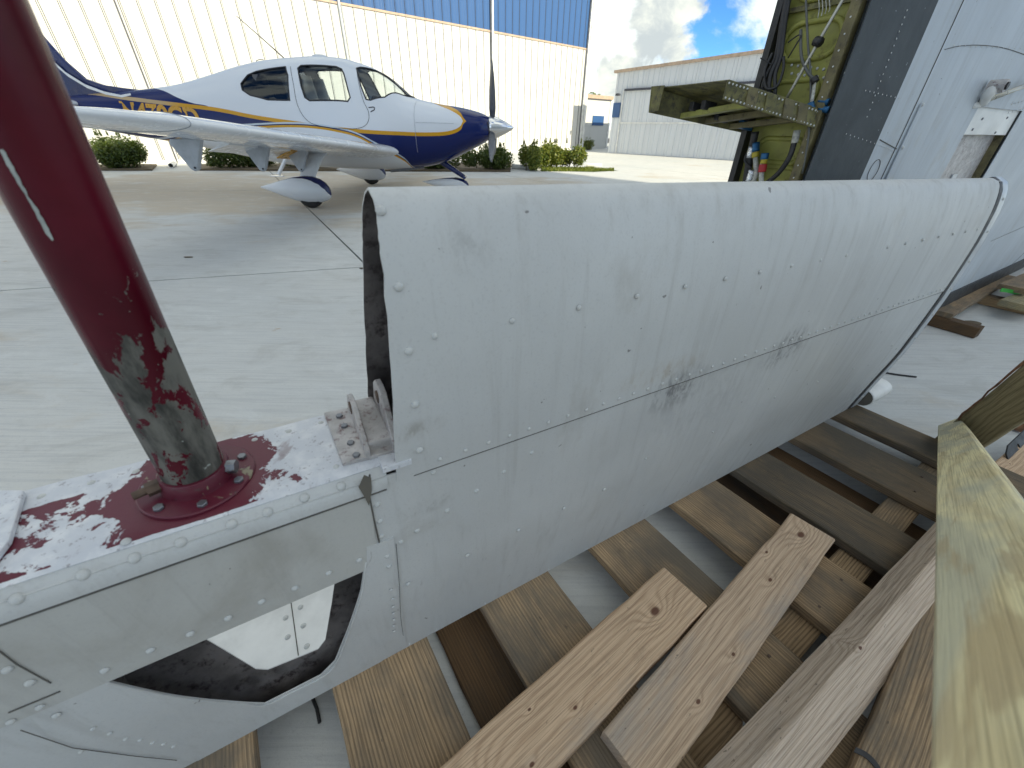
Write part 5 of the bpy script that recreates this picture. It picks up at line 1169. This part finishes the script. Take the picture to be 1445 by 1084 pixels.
# tilted square beam
zb = DZ + .098
pl_, pr_ = on_z(1318, 742, zb-.055), on_z(989, 1084, zb-.055); r1, r2 = on_z(1316, 793, zb), on_z(1064, 1084, zb); dv = r1 - r2; dv /= np.linalg.norm(dv)
rid = r2; yv = np.array([-dv[1], dv[0], 0]); tl = R(44); nz = UP*math.cos(tl) - yv*math.sin(tl); ny = yv*math.cos(tl) + UP*math.sin(tl)
board('beam', rid + dv*.30 - ny*-.0 - nz*0 - (np.cross(nz, dv))*.049, dv, 1.95, .098, .072, M['wood_beam'], None, nrm=nz, label='loose square timber beam lying tilted beside the leaning treated plank', cat='beam', group='loose lumber lying on the pallet', seed=43)
lp = on_z(1292, 1040, DZ + .05); board('plank', lp + az(52)*.15, az(52), 1.2, .125, .038, M['wood_deck'], None, label='loose plank half hidden under the leaning treated plank at the bottom edge', cat='plank', group='loose lumber lying on the pallet', seed=44)
b = MB(); P = [on_z(x, y, DZ + .0525) for x, y in ((1206, 1058), (1222, 1066), (1236, 1080), (1246, 1098))]; b.rings([[p - az(52)*.006, p + az(52)*.006] for p in catmull(P, 5)], False, False); tag(obj('strap', b, M['black'], solid=.0015), 'short black strap across the loose plank at the bottom edge', 'strap')
# treated plank leaning up past the camera
TD = -ray(1324.5, 549); f0 = on_z(1322.5, 601, .135); f1v = ray(1354, 589); 
yd = f1v*np.linalg.norm(f0 - EYE)*1.0 + EYE - f0; yd -= TD*(yd@TD); wdt = np.linalg.norm(yd); yd /= wdt; nzv = np.cross(TD, yd); nzv = nzv if nzv@(EYE - f0) > 0 else -nzv
LNG = 2.95; ctr = f0 + yd*wdt/2 + TD*LNG/2
board('leaning_plank', ctr, TD, LNG, wdt, .04, M['wood_treated'], None, nrm=nzv, label='long yellow green treated plank leaning up at the right foreground', cat='plank', seed=45, jit=.1)
# darker treated plank behind it
e0 = on_z(1328, 612, .14); e1 = at(1500, 470, 1.75); dd = e1 - e0; dd /= np.linalg.norm(dd)
k1 = on_z(1372, 640, .14); wv = k1 - e0; wv -= dd*(wv@dd); wv /= np.linalg.norm(wv); nv = np.cross(dd, wv); nv = nv if nv@(EYE - e0) > 0 else -nv
board('leaning_plank', e0 + wv*.055 + dd*.45, dd, 1.3, .115, .04, M['wood_olive'], None, nrm=nv, label='olive brown plank with rough bark edge slanting up behind the leaning plank', cat='plank', seed=46)
b = MB(); P = [e0 + dd*t - wv*.004 + nv*.001 for t in np.linspace(.18, .95, 16)]; rg = random.Random(2); b.tube([p + wv*rg.gauss(0, .002) for p in P], [.0025 + .0015*rg.random() for _ in P], 6); tag(obj('bark_strip', b, M['bark_edge']), 'thin reddish bark strip along the edge of the olive plank', 'bark')
# black bracket strap with a hole and a wooden block beyond
hp = on_z(1432, 634, .10); hx, hy = az(60), UP*.75 + az(-30)*.66; hpoly = [(-.10, -.045), (.25, -.045), (.25, .03), (-.04, .03), (-.085, .01)]
hc = [(.045 + .012*math.cos(t), -.004 + .012*math.sin(t)) for t in np.linspace(0, 2*math.pi, 14, endpoint=False)]
b = patch(hpoly, [hc], lambda a, c_: hp + hx*a + hy*c_, .05, .05); tag(obj('metal_bracket', orient(b, UP), M['rubber'], solid=.005), 'black metal bracket plate with a round hole at the right edge', 'bracket')
bk_ = on_z(1440, 665, .09); board('block', bk_, az(62), .5, .14, .06, M['wood_plank_a'], None, label='short tan timber block under the black bracket plate', cat='block', seed=47)
bk2 = on_z(1445, 590, .06); board('block', bk2 + az(60)*.1, az(60), .3, .06, .05, M['bark_edge'], None, label='small reddish timber block behind the slanting olive plank', cat='block', seed=48)
# dunnage under the tail section
for k, (x, y, z, a, ln, w_, th, mt, lab) in enumerate(((1360, 425, .115, 57, 1.7, .10, .035, 'wood_deck', 'flat board lying under the tail section seal'), (1328, 446, .078, 150, .45, .09, .075, 'wood_dark', 'short dark timber bearer at the left end under the tail section'),
      (1412, 420, .078, 150, .5, .09, .075, 'wood_deck', 'short timber bearer under the tail section beside the green strap'), (1450, 395, .20, 60, 1.4, .16, .04, 'wood_deck', 'upper weathered board stacked beside the tail section'), (1455, 418, .14, 62, 1.3, .16, .045, 'wood_olive', 'lower weathered board stacked beside the green strap'))):
    p = on_z(x, y, z); board('dunnage', p + (az(a)*ln*.25 if k in (0, 3, 4) else 0), az(a), ln, w_, th, M[mt], None, label=lab, cat='timber', group='timber dunnage under the tail section', seed=50+k)
b = MB(); P = catmull([on_z(1412, 409, .19), on_z(1425, 411, .17), on_z(1436, 415, .14), on_z(1440, 424, .09), on_z(1432, 430, .05), on_z(1420, 432, .03)], 6); b.rings([[p - UP*.014, p + UP*.014] for p in P], False, False); tag(obj('strap', b, M['strap'], solid=.002), 'bright green ratchet strap loop on the timber by the tail section', 'strap')
# litter on the concrete
def litter(name, pts, r, mat, label, cat):
    b = MB(); b.tube([on_z(x, y, r*1.2) for x, y in pts], r, 6); tag(obj(name, b, M[mat]), label, cat)
litter('twig', [(1243, 525), (1268, 529), (1293, 532)], .005, 'black', 'thin black stick lying on the concrete right of the elevator', 'stick')
p = on_z(1369, 456, .004); b = MB(); b.prism([p + np.array([.075*math.cos(t), .035*math.sin(t)*(1+.3*math.cos(t)), 0]) for t in np.linspace(0, 6.1, 12)], UP*.006); tag(obj('fallen_leaf', b, M['dirt']), 'dry brown oval leaf on the concrete below the tail section', 'leaf')
for (x, y, lab) in ((514, 379, 'tiny dry leaf on the concrete beside the elevator nose'), (266, 363, 'tiny dry leaf on the concrete right of the maroon tube')):
    p = on_z(x, y, .004); b = MB(); b.prism([p + np.array([.05*math.cos(t), .018*math.sin(t), 0]) for t in np.linspace(0, 5.9, 8)], UP*.004); tag(obj('fallen_leaf', b, M['dirt']), lab, 'leaf')
litter('twig', [(441, 985), (447, 1000), (451, 1020)], .004, 'black', 'small dark stick under the elevator edge near the hole', 'stick')
